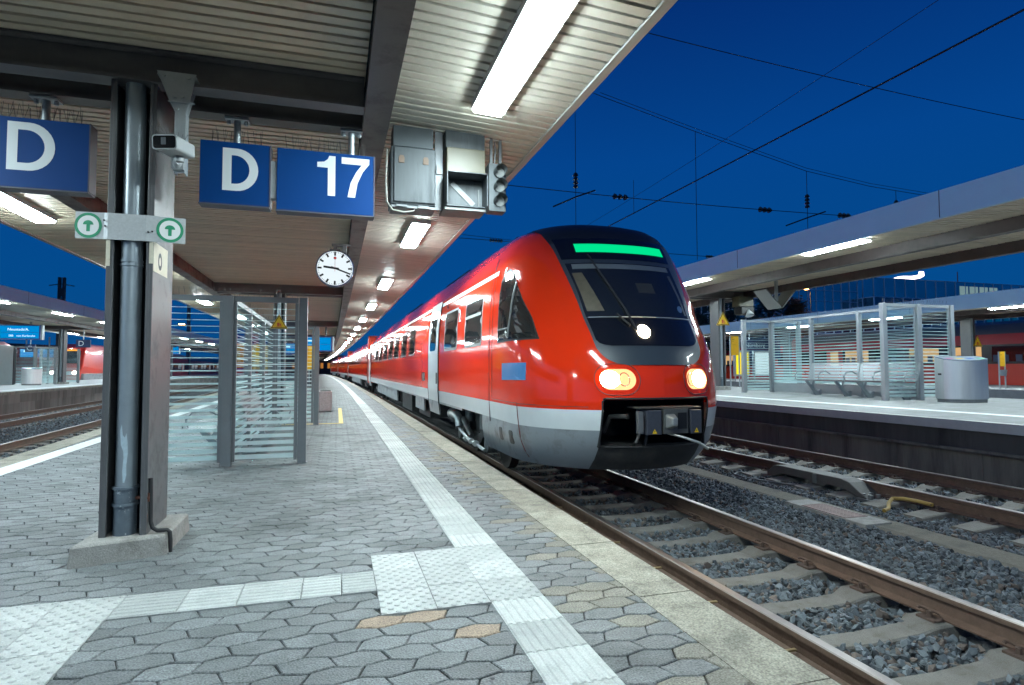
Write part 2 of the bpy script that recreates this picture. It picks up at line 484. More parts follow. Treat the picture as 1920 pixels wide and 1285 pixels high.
def tactile():
    m = MB()
    def tile(x0, x1, y0, y1, kind, sh=lambda y: 0.):
        g_ = .0025; z = .0055+R.uniform(-.0012, .0012); t = R.random()
        def P(x, y, zz): return (x+sh(y), y, zz)
        vs = [P(x0+g_, y0+g_, -.012), P(x1-g_, y0+g_, -.012), P(x1-g_, y1-g_, -.012), P(x0+g_, y1-g_, -.012),
              P(x0+g_, y0+g_, z), P(x1-g_, y0+g_, z), P(x1-g_, y1-g_, z), P(x0+g_, y1-g_, z)]
        m.add(vs, [(4, 5, 6, 7), (0, 1, 5, 4), (1, 2, 6, 5), (2, 3, 7, 6), (3, 0, 4, 7)], 0, t)
        if kind == 'y' and y0 < 22:      # ribs along y
            n = 7; p = (x1-x0)/n
            for k in range(n):
                c = x0+p*(k+.5)
                m.add([P(c-.016, y0+.004, z), P(c+.016, y0+.004, z), P(c+.016, y1-.004, z), P(c-.016, y1-.004, z),
                       P(c-.009, y0+.008, z+.005), P(c+.009, y0+.008, z+.005), P(c+.009, y1-.008, z+.005), P(c-.009, y1-.008, z+.005)],
                      [(4, 5, 6, 7), (0, 1, 5, 4), (1, 2, 6, 5), (2, 3, 7, 6), (3, 0, 4, 7)], 0, t)
        if kind == 'x':
            n = 7; p = (y1-y0)/n
            for k in range(n):
                c = y0+p*(k+.5)
                m.add([P(x0+.004, c-.016, z), P(x1-.004, c-.016, z), P(x1-.004, c+.016, z), P(x0+.004, c+.016, z),
                       P(x0+.008, c-.009, z+.005), P(x1-.008, c-.009, z+.005), P(x1-.008, c+.009, z+.005), P(x0+.008, c+.009, z+.005)],
                      [(4, 5, 6, 7), (0, 1, 5, 4), (1, 2, 6, 5), (2, 3, 7, 6), (3, 0, 4, 7)], 0, t)
        if kind == 'dome':
            n = 8
            for a in range(n):
                for b in range(n):
                    if (a+b) % 2: continue
                    cx = x0+(a+.5)*(x1-x0)/n; cy = y0+(b+.5)*(y1-y0)/n
                    ring = lambda r, zz: [P(cx+r*math.cos(w), cy+r*math.sin(w), zz) for w in [k*math.pi/4 for k in range(8)]]
                    vs = ring(.017, z)+ring(.013, z+.004)+ring(.006, z+.0055)
                    fs = [(q+k, q+(k+1) % 8, q+8+(k+1) % 8, q+8+k) for q in (0, 8) for k in range(8)]+[tuple(range(16, 24))]
                    m.add(vs, fs, 0, t)
    y = -2.93
    while y < 165:
        if 3.15 < y+.1 < 4.1: k = 'dome'; d = .338; y1 = y+d
        else:
            d = .305 if y < 22 else 3.; y1 = y+d; k = 'y'
            if y < 3.17 < y1+.02: y1 = 3.17; d = y1-y
        tile(.825, 1.135, y, y1, k, bend)
        y = y1
    for a in range(2):
        for b in range(3):
            tile(.235+.295*a, .235+.295*(a+1), 3.17+.338*b, 3.17+.338*(b+1), 'dome')
    xs = [.235, .04, -.18, -.51, -.80, -1.12]
    for a, b in zip(xs[1:], xs): tile(a, b, 3.52, 3.86, 'x')
    for k in range(5):
        for j in range(2 if k == 0 or True else 1):
            tile(-1.12-.32*(k+1), -1.12-.32*k, 3.52-.34*j, 3.86-.34*j, 'dome')
            if j == 1: tile(-1.12-.32*(k+1), -1.12-.32*k, 2.84, 3.18, 'dome')
            if j == 1: tile(-1.12-.32*(k+1), -1.12-.32*k, 2.50, 2.84, 'dome')
    o = struct(m.build('tactile_paving', M_TACT))
    w = MB(); ys = ysteps(-5, 80); vs = []
    for y in ys:
        x = -3.62-.03*y
        vs += [(x-.28, y, .005), (x, y, .005)]
    w.add(vs, [(2*i, 2*i+1, 2*i+3, 2*i+2) for i in range(len(ys)-1)])
    struct(w.build('white_edge_line', mat('line_paint', (.62, .64, .63), .65, var=.1, vs=8, dirt=(.36, .36, .34), dscale=5, dlev=(.55, .8))))
    yl = MB()
    yl.box(-.7, .06, 14.5, 14.6, .001, .005); yl.box(.06, .16, 14.5, 20.2, .001, .0045); yl.box(-2.3, -.7, 14.5, 14.58, .001, .004)
    struct(yl.build('yellow_floor_line', mat('floor_yellow', (.62, .42, .10), .6, var=.15, vs=6)))
tactile()

# ---- tracks: rails, sleepers with fastenings
def rail_profile(x, z):
    return [(x-.075, z-.172), (x+.075, z-.172), (x+.075, z-.160), (x+.012, z-.140), (x+.010, z-.052), (x+.036, z-.040), (x+.036, z-.008), (x+.030, z),
            (x-.030, z), (x-.036, z-.008), (x-.036, z-.040), (x-.010, z-.052), (x-.012, z-.140), (x-.075, z-.160)]
def rail(parent, xr, z, ys, fn, polished=True):
    m = MB(); prof = rail_profile(xr, z); n = len(prof)
    vs = [(x+fn(y), y, zz) for y in ys for x, zz in prof]; fs = []; mi = []
    for i in range(len(ys)-1):
        for j in range(n):
            fs.append((i*n+j, i*n+(j+1) % n, (i+1)*n+(j+1) % n, (i+1)*n+j)); mi.append(1 if j in (6, 7, 8) else 0)
    b = len(m.v); m.v = vs; m.f = fs; m.m = mi; m.t = [.5]*len(fs)
    return m.build('rail', [M_RAILS, M_RAILT], parent)
def sleeper(parent, xc, z, y, fn, clips, s=1.0):
    """concrete sleeper: raised rail seats, dished middle"""
    top = [(-1.3, -.205), (-1.0, -.178), (-.95, -.174), (-.55, -.174), (-.42, -.215), (0, -.228), (.42, -.215), (.55, -.174), (.95, -.174), (1.0, -.178), (1.3, -.205)]
    m = MB(); vs = []; x0 = xc+fn(y)
    for i, (x, zz) in enumerate(top):
        w = .135 if abs(x) > .5 else .108
        wb = w+.025
        vs += [(x0+x, y-wb, z-.42), (x0+x, y-w, z+zz-.012), (x0+x, y-w+.015, z+zz), (x0+x, y+w-.015, z+zz), (x0+x, y+w, z+zz-.012), (x0+x, y+wb, z-.42)]
    n = len(top); fs = []
    for i in range(n-1):
        for j in range(5):
            fs.append((i*6+j, i*6+j+1, (i+1)*6+j+1, (i+1)*6+j))
    fs += [(0, 5, 4, 3, 2, 1), tuple((n-1)*6+k for k in range(6))]
    m.add(vs, fs)
    o = m.build('sleeper', M_SLEEP, parent, bevel=0)
    if clips:
        for sx_ in (-.75, .75):
            for dx in (-1, 1):
                q = MB()
                cx = x0+sx_+dx*.125
                for dy in (-.045, .045):      # sprung clip loops each side of the bolt
                    q.tube([(cx+dx*.045*math.cos(w), y+dy+.038*math.sin(w), z-.135+.03*math.cos(w*.5)) for w in lin(0, 2*math.pi, 9)], .0075, 5)
                q.cyl((cx, y, z-.172), (cx, y, z-.118), .02, n=6)
                q.box(cx-.05, cx+.05, y-.07, y+.07, z-.174, z-.158)
                q.build('rail_clip', M_IRON, o)
    return o
def track(label, xc, z, y0, y1, fn, ys_sl, clip_to):
    t = thing('railway_track', label, 'railway track', (xc, 0, z))
    ys = ysteps(y0, y1)
    for s in (-.75, .75): rail(t, xc+s, z, ys, fn)
    for y in ys_sl: sleeper(t, xc, z, y, fn, y < clip_to)
    return t
T1 = track('brown railed track in front of the red train, right beside the near platform', 3.65, RZ, -3, 170, bend, [1.0+.6*i for i in range(22)], 9)
T2 = track('track along the dark platform wall with a bolted box on its rail', 8.22, RZR, -3, 170, bend, [1.35+.62*i for i in range(44)], 15)
T3 = track('track along the left edge of the near platform, partly hidden by the post', -6.78, RZ, 2, 150, left_shear, [9.3+.62*i for i in range(36)], 0)
T4 = track('track at the foot of the concrete wall of the left platform', -10.97, RZ, 2, 150, left_shear, [12.3+.62*i for i in range(40)], 0)

# ballast bed as a rough sheet plus individually shaped stones
def bed(name, x0, x1, y0, y1, z, fn, nx, ny):
    m = MB(); vs = []
    for j in range(ny):
        y = y0+(y1-y0)*j/(ny-1)
        for i in range(nx):
            x = x0+(x1-x0)*i/(nx-1)
            vs.append((x+fn(y), y, z+R.uniform(-.018, .018)))
    m.add(vs, [(j*nx+i, j*nx+i+1, (j+1)*nx+i+1, (j+1)*nx+i) for j in range(ny-1) for i in range(nx-1)])
    return struct(m.build(name, M_BED), 'stuff')
bed('ballast_bed', 1.86, 9.9, -2, 40, RZ-.275, bend, 90, 400)
bed('ballast_bed', -9.3, -4.75, 6, 60, RZ-.245, left_shear, 50, 420)
bed('ballast_bed', -12.6, -9.2, 6, 60, RZ-.245, left_shear, 36, 420)
bed('ballast_bed', 18.2, 26, 4, 60, -.75, bend, 30, 100)

def stones(name, zones, seed, m_list):
    """zones: (x0, x1, y0, y1, z, count, size, fn, keep)"""
    rng = np.random.default_rng(seed)
    ph = (1+5**.5)/2
    ico = np.array([(-1, ph, 0), (1, ph, 0), (-1, -ph, 0), (1, -ph, 0), (0, -1, ph), (0, 1, ph), (0, -1, -ph), (0, 1, -ph), (ph, 0, -1), (ph, 0, 1), (-ph, 0, -1), (-ph, 0, 1)])
    ico /= np.linalg.norm(ico[0])
    tri = np.array([(0, 11, 5), (0, 5, 1), (0, 1, 7), (0, 7, 10), (0, 10, 11), (1, 5, 9), (5, 11, 4), (11, 10, 2), (10, 7, 6), (7, 1, 8), (3, 9, 4), (3, 4, 2), (3, 2, 6), (3, 6, 8), (3, 8, 9), (4, 9, 5), (2, 4, 11), (6, 2, 10), (8, 6, 7), (9, 8, 1)])
    V = []; MI = []; TI = []
    for (x0, x1, y0, y1, z, cnt, size, fn, keep, rust) in zones:
        x = rng.uniform(x0, x1, cnt); y = rng.uniform(y0, y1, cnt)
        k = keep(x, y); x = x[k]; y = y[k]; n = len(x)
        zz = z+rng.uniform(-.03, .022, n)
        x = x+np.array([fn(v) for v in y])
        s = size*rng.uniform(.55, 1.25, n)
        jit = rng.choice([.55, .8, 1.0, 1.3], (n, 12, 1))*rng.uniform(.9, 1.1, (n, 12, 1))
        sc = np.stack([rng.uniform(.8, 1.3, n), rng.uniform(.7, 1.05, n), rng.uniform(.5, .85, n)], 1)[:, None, :]
        P = ico[None]*jit*sc*s[:, None, None]
        q = rng.normal(size=(n, 4)); q /= np.linalg.norm(q, axis=1)[:, None]
        a, b, c, d = q.T
        Rm = np.stack([1-2*(c*c+d*d), 2*(b*c-a*d), 2*(b*d+a*c), 2*(b*c+a*d), 1-2*(b*b+d*d), 2*(c*d-a*b), 2*(b*d-a*c), 2*(c*d+a*b), 1-2*(b*b+c*c)], 1).reshape(n, 3, 3)
        P = np.einsum('nij,nkj->nki', Rm, P)+np.stack([x, y, zz], 1)[:, None, :]
        V.append(P.reshape(-1, 3))
        MI.append((rng.random(n) < rust).astype(np.int32)); TI.append(np.clip(rng.normal(.5, .25, n), 0, 1))
    V = np.concatenate(V).astype(np.float32); MI = np.concatenate(MI); TI = np.concatenate(TI).astype(np.float32)
    n = len(MI)
    F_ = (tri[None]+12*np.arange(n)[:, None, None]).reshape(-1)
    me = bpy.data.meshes.new(name)
    me.vertices.add(len(V)); me.vertices.foreach_set('co', V.ravel())
    nf = n*20
    me.loops.add(nf*3); me.loops.foreach_set('vertex_index', F_.astype(np.int32))
    me.polygons.add(nf); me.polygons.foreach_set('loop_start', np.arange(0, nf*3, 3, dtype=np.int32))
    me.polygons.foreach_set('loop_total', np.full(nf, 3, dtype=np.int32))
    for m in m_list: me.materials.append(m)
    me.polygons.foreach_set('material_index', np.repeat(MI, 20))
    at = me.attributes.new('tint', 'FLOAT', 'FACE'); at.data.foreach_set('value', np.repeat(TI, 20))
    me.update(calc_edges=True); me.validate(); me.shade_flat()
    o = bpy.data.objects.new(name, me); COL.objects.link(o)
    return struct(o, 'stuff')
def not_sleeper(y0, pitch, w):
    return lambda x, y: np.abs(((y-y0+pitch/2) % pitch)-pitch/2) > w
k1 = not_sleeper(1.0, .6, .10); k2 = not_sleeper(1.35, .62, .10)
visible = lambda f: (lambda x, y: f(x, y) & (x < 1.9*y+1.2))
yes = lambda x, y: np.ones(len(x), bool)
def outer(f, lo, hi):     # sleeper ends only between lo and hi
    return lambda x, y: f(x, y) | (x < lo) | (x > hi)
zones = [
    (3.02, 4.28, 1.2, 6, RZ-.245, 6210, 0.0340, bend, visible(k1), .18),
    (3.02, 4.28, 6, 14, RZ-.25, 4050, 0.0306, bend, visible(k1), .22),
    (4.50, 5.75, 1.6, 8, RZ-.245, 9720, 0.0340, bend, visible(outer(k1, 4.5, 4.85)), .10),
    (4.50, 5.75, 8, 20, RZ-.245, 7020, 0.0357, bend, visible(outer(k1, 4.5, 4.85)), .08),
    (5.6, 6.18, 2.4, 16, RZ-.215, 7020, 0.0340, bend, visible(yes), .08),
    (6.62, 7.4, 3, 9, RZ-.20, 6210, 0.0323, bend, visible(outer(k2, 6.95, 9)), .15),
    (6.62, 7.4, 9, 24, RZ-.20, 5400, 0.0357, bend, visible(outer(k2, 6.95, 9)), .12),
    (7.58, 8.86, 4, 12, RZR-.245, 7020, 0.0323, bend, visible(k2), .10),
    (7.58, 8.86, 12, 30, RZR-.245, 7020, 0.0357, bend, visible(k2), .08),
    (9.05, 9.75, 4, 30, RZR-.23, 4860, 0.0382, bend, visible(yes), .15),
    (2.1, 2.85, 1.2, 14, RZ-.25, 3510, 0.0340, bend, yes, .4),
    (-9.15, -7.62, 12, 40, RZ-.20, 12150, 0.0382, left_shear, yes, .05),
    (-7.45, -6.1, 9, 40, RZ-.22, 4725, 0.0382, left_shear, not_sleeper(9.3, .62, .10), .1),
    (-11.6, -9.15, 14, 50, RZ-.20, 12150, 0.0425, left_shear, outer(not_sleeper(12.3, .62, .10), -12, -9.9), .1),
]
stones('ballast', zones, 5, [M_BALL, M_BALLR])

# strip of compacted grit over the cable duct, cover slab
s = MB()
ys = ysteps(-1, 60); vs = []
for y in ys:
    for k, x in enumerate(lin(6.12, 6.70, 6)): vs.append((x+bend(y)+R.uniform(-.03, .03), y, -.612+(.012 if 0 < k < 5 else -.02)))
s.add(vs, [(i*6+j, i*6+j+1, (i+1)*6+j+1, (i+1)*6+j) for i in range(len(ys)-1) for j in range(5)])
struct(s.build('grit_path', M_SAND))
sl = MB(); sl.box(-.205, .205, -.66, .66, -.08, .0, M=Matrix.Translation((6.24, 6.22, -.575)))
slab = thing('duct_cover', 'pale concrete cable duct cover with a rusty ribbed plate between the two tracks', 'duct cover', (6.24, 6.22, -.655))
sl.build('slab', M_CONC, slab, bevel=.008)
q = MB(); q.box(6.045, 6.40, 5.86, 6.58, -.577, -.569)
for i in range(13):
    for j in range(6):
        cx, cy = 6.07+.06*j, 5.89+.055*i
        q.box(cx-.02, cx+.02, cy-.006, cy+.006, -.569, -.5655)
q.build('ribbed_plate', mat('rusty_plate', (.20, .13, .12), .6, metal=.3, var=.2, vs=10), slab)
# yellow hose by the rail of the right track
h = MB(); pts = [(6.80, 5.98, -.56), (6.92, 6.02, -.55), (7.02, 6.10, -.50), (7.12, 6.13, -.455), (7.22, 6.06, -.45), (7.30, 5.92, -.46), (7.33, 5.74, -.47)]
h.tube(pts, .024, 10)
tag(h.build('cable_sleeve', mat('yellow_rubber', (.34, .22, .045), .5, var=.15, vs=20), smooth=True), 'bent yellow cable sleeve lying against the rail of the right track', 'hose')
# rail mounted box (bolted to the inner rail of the right track)
d = thing('rail_device', 'grey cast metal hump bolted on the rail of the right track', 'track device', (7.3, 7.5, -.6))
b_ = MB()
def dev(u, v, a): return (7.47-.02+a, 8.55-u, -.36+v)
prof = [(0, -.13), (.16, -.01), (.26, .012), (1.55, .012), (1.70, -.02), (2.0, -.2), (2.03, -.24), (1.92, -.24), (1.62, -.13), (1.30, -.12), (1.22, -.17), (1.0, -.17), (.92, -.12), (.35, -.12), (.12, -.2), (0, -.2)]
b_.prism(prof, dev, -.30, .0)
b_.build('cast_body', mat('cast_iron', (.085, .082, .077), .6, var=.2, vs=9, bump=.4, bs=60), d, bevel=.012)
b2 = MB()
for i in range(2):
    for j in range(2): b2.cyl((7.19+.14*i, 6.53+.12*j, -.585), (7.19+.14*i, 6.53+.12*j, -.495), .035, n=8)
b2.box(7.12, 7.4, 6.46, 6.72, -.62, -.56); b2.box(7.13, 7.18, 7.45, 7.52, -.50, -.36)
b2.build('clamp_bolts', M_UNDERG, d, bevel=.005)
c_ = MB(); c_.tube([(7.15, 7.55, -.55), (6.95, 7.75, -.57), (6.8, 8.2, -.58), (6.72, 8.6, -.59), (6.75, 8.9, -.585), (6.9, 9.0, -.58), (7.05, 8.85, -.56), (7.2, 8.5, -.55)], .018, 8)
c_.build('cable', mat('cable_grey', (.16, .17, .17), .6), d, smooth=True)

# ---- right platform (its surface rises a little from the edge), left platform, far right platform
def platform_r():
    m = MB(); pr = [(9.82, .42), (9.82, .30), (10.0, .28), (10.0, -.85), (18.2, -.85), (18.2, .42), (15.6, .5), (12.4, .5)]
    return struct(m.ext(pr, ysteps(-6, 160)).build('platform', [mat('platform_top_pale', (.26, .265, .265), .75, var=.15, vs=4, bump=.4, bs=60, dirt=(.20, .20, .195), dscale=1.6, dlev=(.45, .75))]))
platform_r()
w = MB(); ys = ysteps(-6, 160)
w.ext([(9.80, .425), (9.80, .27), (9.97, .27), (9.97, .425)], ys)
struct(w.build('platform_edge', mat('edge_pale', (.40, .40, .39), .7, var=.12, vs=6)))
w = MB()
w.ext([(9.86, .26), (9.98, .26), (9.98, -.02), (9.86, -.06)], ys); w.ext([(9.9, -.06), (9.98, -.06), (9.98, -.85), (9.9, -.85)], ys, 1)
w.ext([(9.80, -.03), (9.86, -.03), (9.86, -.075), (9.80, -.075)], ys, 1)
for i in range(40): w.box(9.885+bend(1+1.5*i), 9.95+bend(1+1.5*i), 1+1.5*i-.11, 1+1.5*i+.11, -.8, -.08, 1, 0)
tag(w.build('platform_wall', [M_WALL, M_WALL2]), 'dark sooty retaining wall with a ledge below the right platform', 'wall')
w = MB(); vs = []
for y in ys: vs += [(11.0+bend(y), y, .458), (11.28+bend(y), y, .465)]
w.add(vs, [(2*i, 2*i+1, 2*i+3, 2*i+2) for i in range(len(ys)-1)])
struct(w.build('white_edge_line', mat('line_white', (.72, .74, .74), .6, var=.05)))
def platform_l():
    m = MB(); pr = [(-12.62, .37), (-19.8, .37), (-19.8, -.85), (-12.62, -.85)]
    struct(m.ext(pr, ysteps(4, 160), fn=left_shear).build('platform', mat('platform_top_left', (.36, .38, .39), .75, var=.12, vs=4)))
    w = MB()
    w.ext([(-12.50, .375), (-12.50, .25), (-12.66, .25), (-12.66, .375)], ysteps(4, 160), fn=left_shear)
    struct(w.build('platform_edge', M_COPING))
    w = MB(); y = 8.
    while y < 120:
        for z0, z1, x in ((-.12, .245, -12.55), (-.85, -.125, -12.57)):
            a, b = left_shear(y), left_shear(y+1.6); t = R.random()
            w.add([(x+a, y+.01, z0), (x+b, y+1.59, z0), (x+b, y+1.59, z1), (x+a, y+.01, z1), (x-.1+a, y+.01, z0), (x-.1+b, y+1.59, z0), (x-.1+b, y+1.59, z1), (x-.1+a, y+.01, z1)],
                  [(0, 1, 2, 3), (0, 3, 7, 4), (1, 5, 6, 2), (3, 2, 6, 7), (0, 4, 5, 1)], 0, t)
        y += 1.6
    tag(w.build('platform_wall', mat('wall_blocks', (.17, .15, .13), .85, var=.2, vs=3, tint=.25, bump=.4, bs=40, dirt=(.08, .073, .066), dscale=1.4, streak=True)), 'weathered concrete block wall below the edge of the left platform', 'wall')
    w = MB(); ys = ysteps(4, 160); vs = []
    for y in ys: vs += [(-13.55+left_shear(y), y, .374), (-13.25+left_shear(y), y, .374)]
    w.add(vs, [(2*i, 2*i+1, 2*i+3, 2*i+2) for i in range(len(ys)-1)])
    struct(w.build('white_edge_line', mat('line_white', (.72, .74, .74), .6)))
platform_l()
m = MB(); m.ext([(26, .40), (33.2, .40), (33.2, -.85), (26, -.85)], ysteps(0, 140)); struct(m.build('platform', mat('platform_top_pale', (.4, .4, .4))))
w = MB(); vs = []; ys = ysteps(0, 140)
for y in ys: vs += [(27.2+bend(y), y, .404), (27.6+bend(y), y, .404)]
w.add(vs, [(2*i, 2*i+1, 2*i+3, 2*i+2) for i in range(len(ys)-1)]); struct(w.build('white_edge_line', mat('line_white', (.72, .74, .74), .6)))

# conduit lying at the foot of the near rail, clipped to it
t = thing('cable_conduit', 'thin brown cable conduit clipped along the rail next to the platform edge', 'cable', (2.74, 0, RZ-.18))
m = MB(); m.tube([(2.765+bend(y)+.004*math.sin(y*3), y, RZ-.135) for y in lin(.5, 40, 80)], .016, 6); m.build('conduit', mat('conduit_brown', (.14, .11, .09), .6), t, smooth=True)
m = MB(); m.tube([(2.70+bend(y), y, RZ-.17) for y in lin(.5, 40, 60)], .011, 6); m.build('thin_cable', M_RUBBER, t, smooth=True)
for i in range(14):
    y = 1.55+.82*i
    m = MB(); m.box(2.735, 2.86, y-.012, y+.012, RZ-.118, RZ-.108); m.box(2.735, 2.742, y-.012, y+.012, RZ-.16, RZ-.108); m.build('pipe_clip', mat('clip_brass', (.30, .22, .12), .5, metal=.4), t)

# trodden gum and oil spots on the blocks
m = MB(); rs = random.Random(4)
for i in range(110):
    x, y = rs.uniform(-3.2, 1.55), rs.uniform(1.6, 12); r = rs.uniform(.006, .017)
    if .8 < x < 1.16: continue
    m.add([(x+r*math.cos(a)*rs.uniform(.75, 1.15), y+r*math.sin(a)*rs.uniform(.75, 1.15), .0045) for a in [k*math.pi/5 for k in range(10)]], [tuple(range(10))])
struct(m.build('gum_spots', mat('gum', (.035, .038, .04), .7)), 'stuff')
# ---------------------------------------------------------------- platform canopies
def slats(m, x0, z0, x1, z1, ys, pitch, fn, near=1e9):
    """lining boards laid across, each a shallow box following the slope from x0 to x1"""
    y = ys[0]
    while y < ys[1]:
        p = pitch if y < near else pitch*4
        a = fn(y); t = min(1, max(0, R.gauss(.5, .2))); g_ = pitch*.11
        dz = R.uniform(-.002, .002)
        m.add([(x0+a, y+g_, z0+dz), (x1+a, y+g_, z1+dz), (x1+a, y+p-g_, z1+dz+.004), (x0+a, y+p-g_, z0+dz+.004),
               (x0+a, y+g_, z0+.022), (x1+a, y+g_, z1+.022), (x1+a, y+p-g_, z1+.022), (x0+a, y+p-g_, z0+.022)],
              [(0, 3, 2, 1), (0, 1, 5, 4), (2, 3, 7, 6), (1, 2, 6, 5), (3, 0, 4, 7)], 0, t)
        y += p
def ibeam(m, a, b, zb, zt, fw, web=.02):
    """steel I section lying along X from a to b at y = yc"""
    x0, x1, yc = a, b[0], b[1]
    m.box(x0, x1, yc-fw/2, yc+fw/2, zb, zb+.022)
    m.box(x0, x1, yc-web/2, yc+web/2, zb+.022, zt-.02)
    m.box(x0, x1, yc-fw/2, yc+fw/2, zt-.02, zt)
def canopy(label, xl, lb, rb, xr, zb, zc, zl, zr, y0, y1, cols, fn, fh, pitch=.11, near=1e9, bw=.21):
    """xl..xr canopy edges, lb/rb the two long beams (inner x), zb beam underside, zc ceiling, zl/zr edge heights"""
    t = thing('platform_canopy', label, 'canopy', (0, 0, 0))
    m = MB(); slats(m, lb+.001, zc, rb-.001, zc, (y0, y1), pitch, fn, near); m.build('ceiling_lining', M_SLATC, t)
    m = MB(); slats(m, rb+bw+.001, zc, xr-.05, zr, (y0, y1), pitch, fn, near); m.build('wing_lining', M_SLAT, t)
    m = MB(); slats(m, xl+.05, zl, lb-bw-.001, zc, (y0, y1), pitch, fn, near); m.build('wing_lining', M_SLATC, t)
    ys = ysteps(y0, y1)
    m = MB(); m.ext([(xl+.02, zl+.03), (lb-bw, zc+.03), (rb+bw, zc+.03), (xr-.02, zr+.03), (xr-.02, zr+.05), (rb+bw, zc+.06), (lb-bw, zc+.06), (xl+.02, zl+.05)], ys, fn=fn)
    m.build('lining_backing', M_DARKGAP, t)
    m = MB(); zt = max(zl, zr)+fh
    m.ext([(xl+.025, zl+.065), (lb-bw, zc+.075), (rb+bw, zc+.075), (xr-.025, zr+.065), (xr-.025, zr+fh-.01), ((xl+xr)/2, zc+fh+.15), (xl+.025, zl+fh-.01)], ys, fn=fn); m.build('roof_deck', M_BEAMD, t)
    for s, x in ((-1, lb-bw), (1, rb)):
        m = MB()
        m.ext([(x, zb), (x+bw, zb), (x+bw, zb+.02), (x+bw-.012, zb+.022), (x+bw-.012, zc+.02), (x+.012, zc+.02), (x+.012, zb+.022), (x, zb+.02)], ys, fn=fn)
        m.build('long_beam', M_BEAM, t)
    for x, z, s in ((xl, zl, -1), (xr, zr, 1)):
        m = MB()
        m.ext([(x, z-.02), (x-s*.07, z-.02), (x-s*.07, z+.0), (x-s*.02, z+.01), (x-s*.02, z+fh), (x, z+fh)], ys, fn=fn)
        m.build('fascia', M_FASC if fh > .3 else M_FASCN, t)
    if fh > .3:
        for x, z, s in ((xl, zl, -1), (xr, zr, 1)):
            for k in range(9):
                yj = y0+8.3+5.6*k; m = MB(); m.box(x+fn(yj)-.004, x+fn(yj)+.004, yj-.008, yj+.008, z, z+fh); m.build('fascia_joint', M_BEAMD, t)
    for yc in cols:
        for dy in (-.22, .22):
            m = MB(); a = fn(yc)
            ibeam(m, lb+a+.005, (rb+a-.005, yc+dy), zb-.012, zc+.01, .15)
            m.build('cross_beam', M_BEAMD, t)
    return t
CY0 = 4.94
COLS = [CY0+12.2*k for k in range(-1, 9)]
canopy('canopy over the near platform, lined with pale boards between brown beams', -4.78, -3.05, .195, 1.91, 3.34, 3.56, 3.475, 3.475, -9, 165, COLS, bend, .10, near=70)
RC = [18.6-12.2, 18.6, 30.8, 43, 55.2]
canopy('canopy over the right platform with a broad pale fascia', 10.5, 12.42, 14.55, 16.6, 3.87, 4.12, 4.02, 4.42, -6, 150, RC, bend, .50, pitch=.15, near=40)
LC = [20, 32.2, 44.4, 56.6, 70, 85]
canopy('canopy over the left platform seen beyond the grey post', -20.0, -18.2, -15.3, -12.35, 3.9, 4.1, 4.03, 4.03, 4, 150, LC, lambda y: 0., .50, pitch=.16, near=40)
canopy('farthest canopy on the right, behind the glass shelter', 26.5, 28.4, 31.5, 33.4, 3.75, 3.95, 3.88, 3.88, 2, 140, [21.4, 33.6, 46], bend, .62, near=10)

# ---- fluorescent strip lamps
def lamp_proto(name, label, group, L=1.8, w=.25):
    t = thing(name, label, 'strip lamp', (0, 0, 0), group)
    m = MB(); m.box(-w/2-.016, w/2+.016, -.016, L+.016, .022, .12); m.build('housing', M_LAMPH, t)
    m = MB(); m.prism([(-w/2, .021), (-w/2+.012, 0), (w/2-.012, 0), (w/2, .021)], lambda u, v, a: (u, a, v), 0, L); m.build('diffuser', M_LAMP, t)
    return t
words = ['nearest', 'second', 'third', 'fourth', 'fifth', 'sixth']
lp = lamp_proto('strip_lamp', 'nearest bright strip lamp under the canopy, cut by the top of the photo', 'strip lamps on the right wing of the near canopy', L=1.68)
first = True
for k in range(0, 26):
    y = 3.05+5.68*k
    lab = 'nearest bright strip lamp under the canopy, cut by the top of the photo' if k == 0 else (
        '%s strip lamp along the canopy edge above the red train' % words[k] if k < 5 else 'small distant strip lamp in the far row above the red train')
    loc = (1.2+bend(y), y, 3.430)
    o = lp if first else dup(lp, loc, lab)
    o.location = loc; first = False
    o.rotation_euler = (0, rad(3.2), 0.0)
o = dup(lp, (1.2, -2.63, 3.430), 'strip lamp behind the viewer on the right wing of the near canopy')
for k in range(-1, 12):
    y = 8.42+5.68*k
    lab = {-1: 'strip lamp of the left wing level with the viewer, outside the photo', 0: 'strip lamp under the left wing of the near canopy, below the cut off D sign', 1: 'strip lamp glowing just right of the grey post under the canopy'}.get(k, 'distant strip lamp under the left wing of the near canopy')
    o = dup(lp, (-4.11, y, 3.430), lab, group='strip lamps on the left wing of the near canopy'); o.rotation_euler = (0, rad(-3.2), 0)
for k in range(-1, 10):
    y = 4.2+5.6*k+ (0 if k else 0)
    y = 9.7+5.55*k
    lab = {0: 'long bright strip lamp under the fascia of the right canopy', 1: 'strip lamp on the right canopy, next to the train windscreen', -1: 'strip lamp at the near end of the right canopy, out of view'}.get(k, 'distant strip lamp on the right canopy hidden past the train')
    o = dup(lp, (10.78+bend(y), y, 3.985), lab, group='strip lamps on the right canopy')
for k in range(-1, 9):
    y = 8.9+5.6*k
    o = dup(lp, (15.9+bend(y), y, 4.26), 'strip lamp on the far wing of the right canopy', group='strip lamps on the far wing of the right canopy')
for k in range(0, 12):
    y = 21.2+6.0*k
    lab = {0: 'strip lamp at the left edge of the photo under the left canopy', 1: 'strip lamp under the left canopy, above the blue display'}.get(k, 'distant strip lamp under the left canopy')
    dup(lp, (-13.0, y, 4.0), lab, group='strip lamps on the near wing of the left canopy')
    dup(lp, (-19.2, y, 4.0), 'strip lamp on the far wing of the left canopy', group='strip lamps on the far wing of the left canopy')
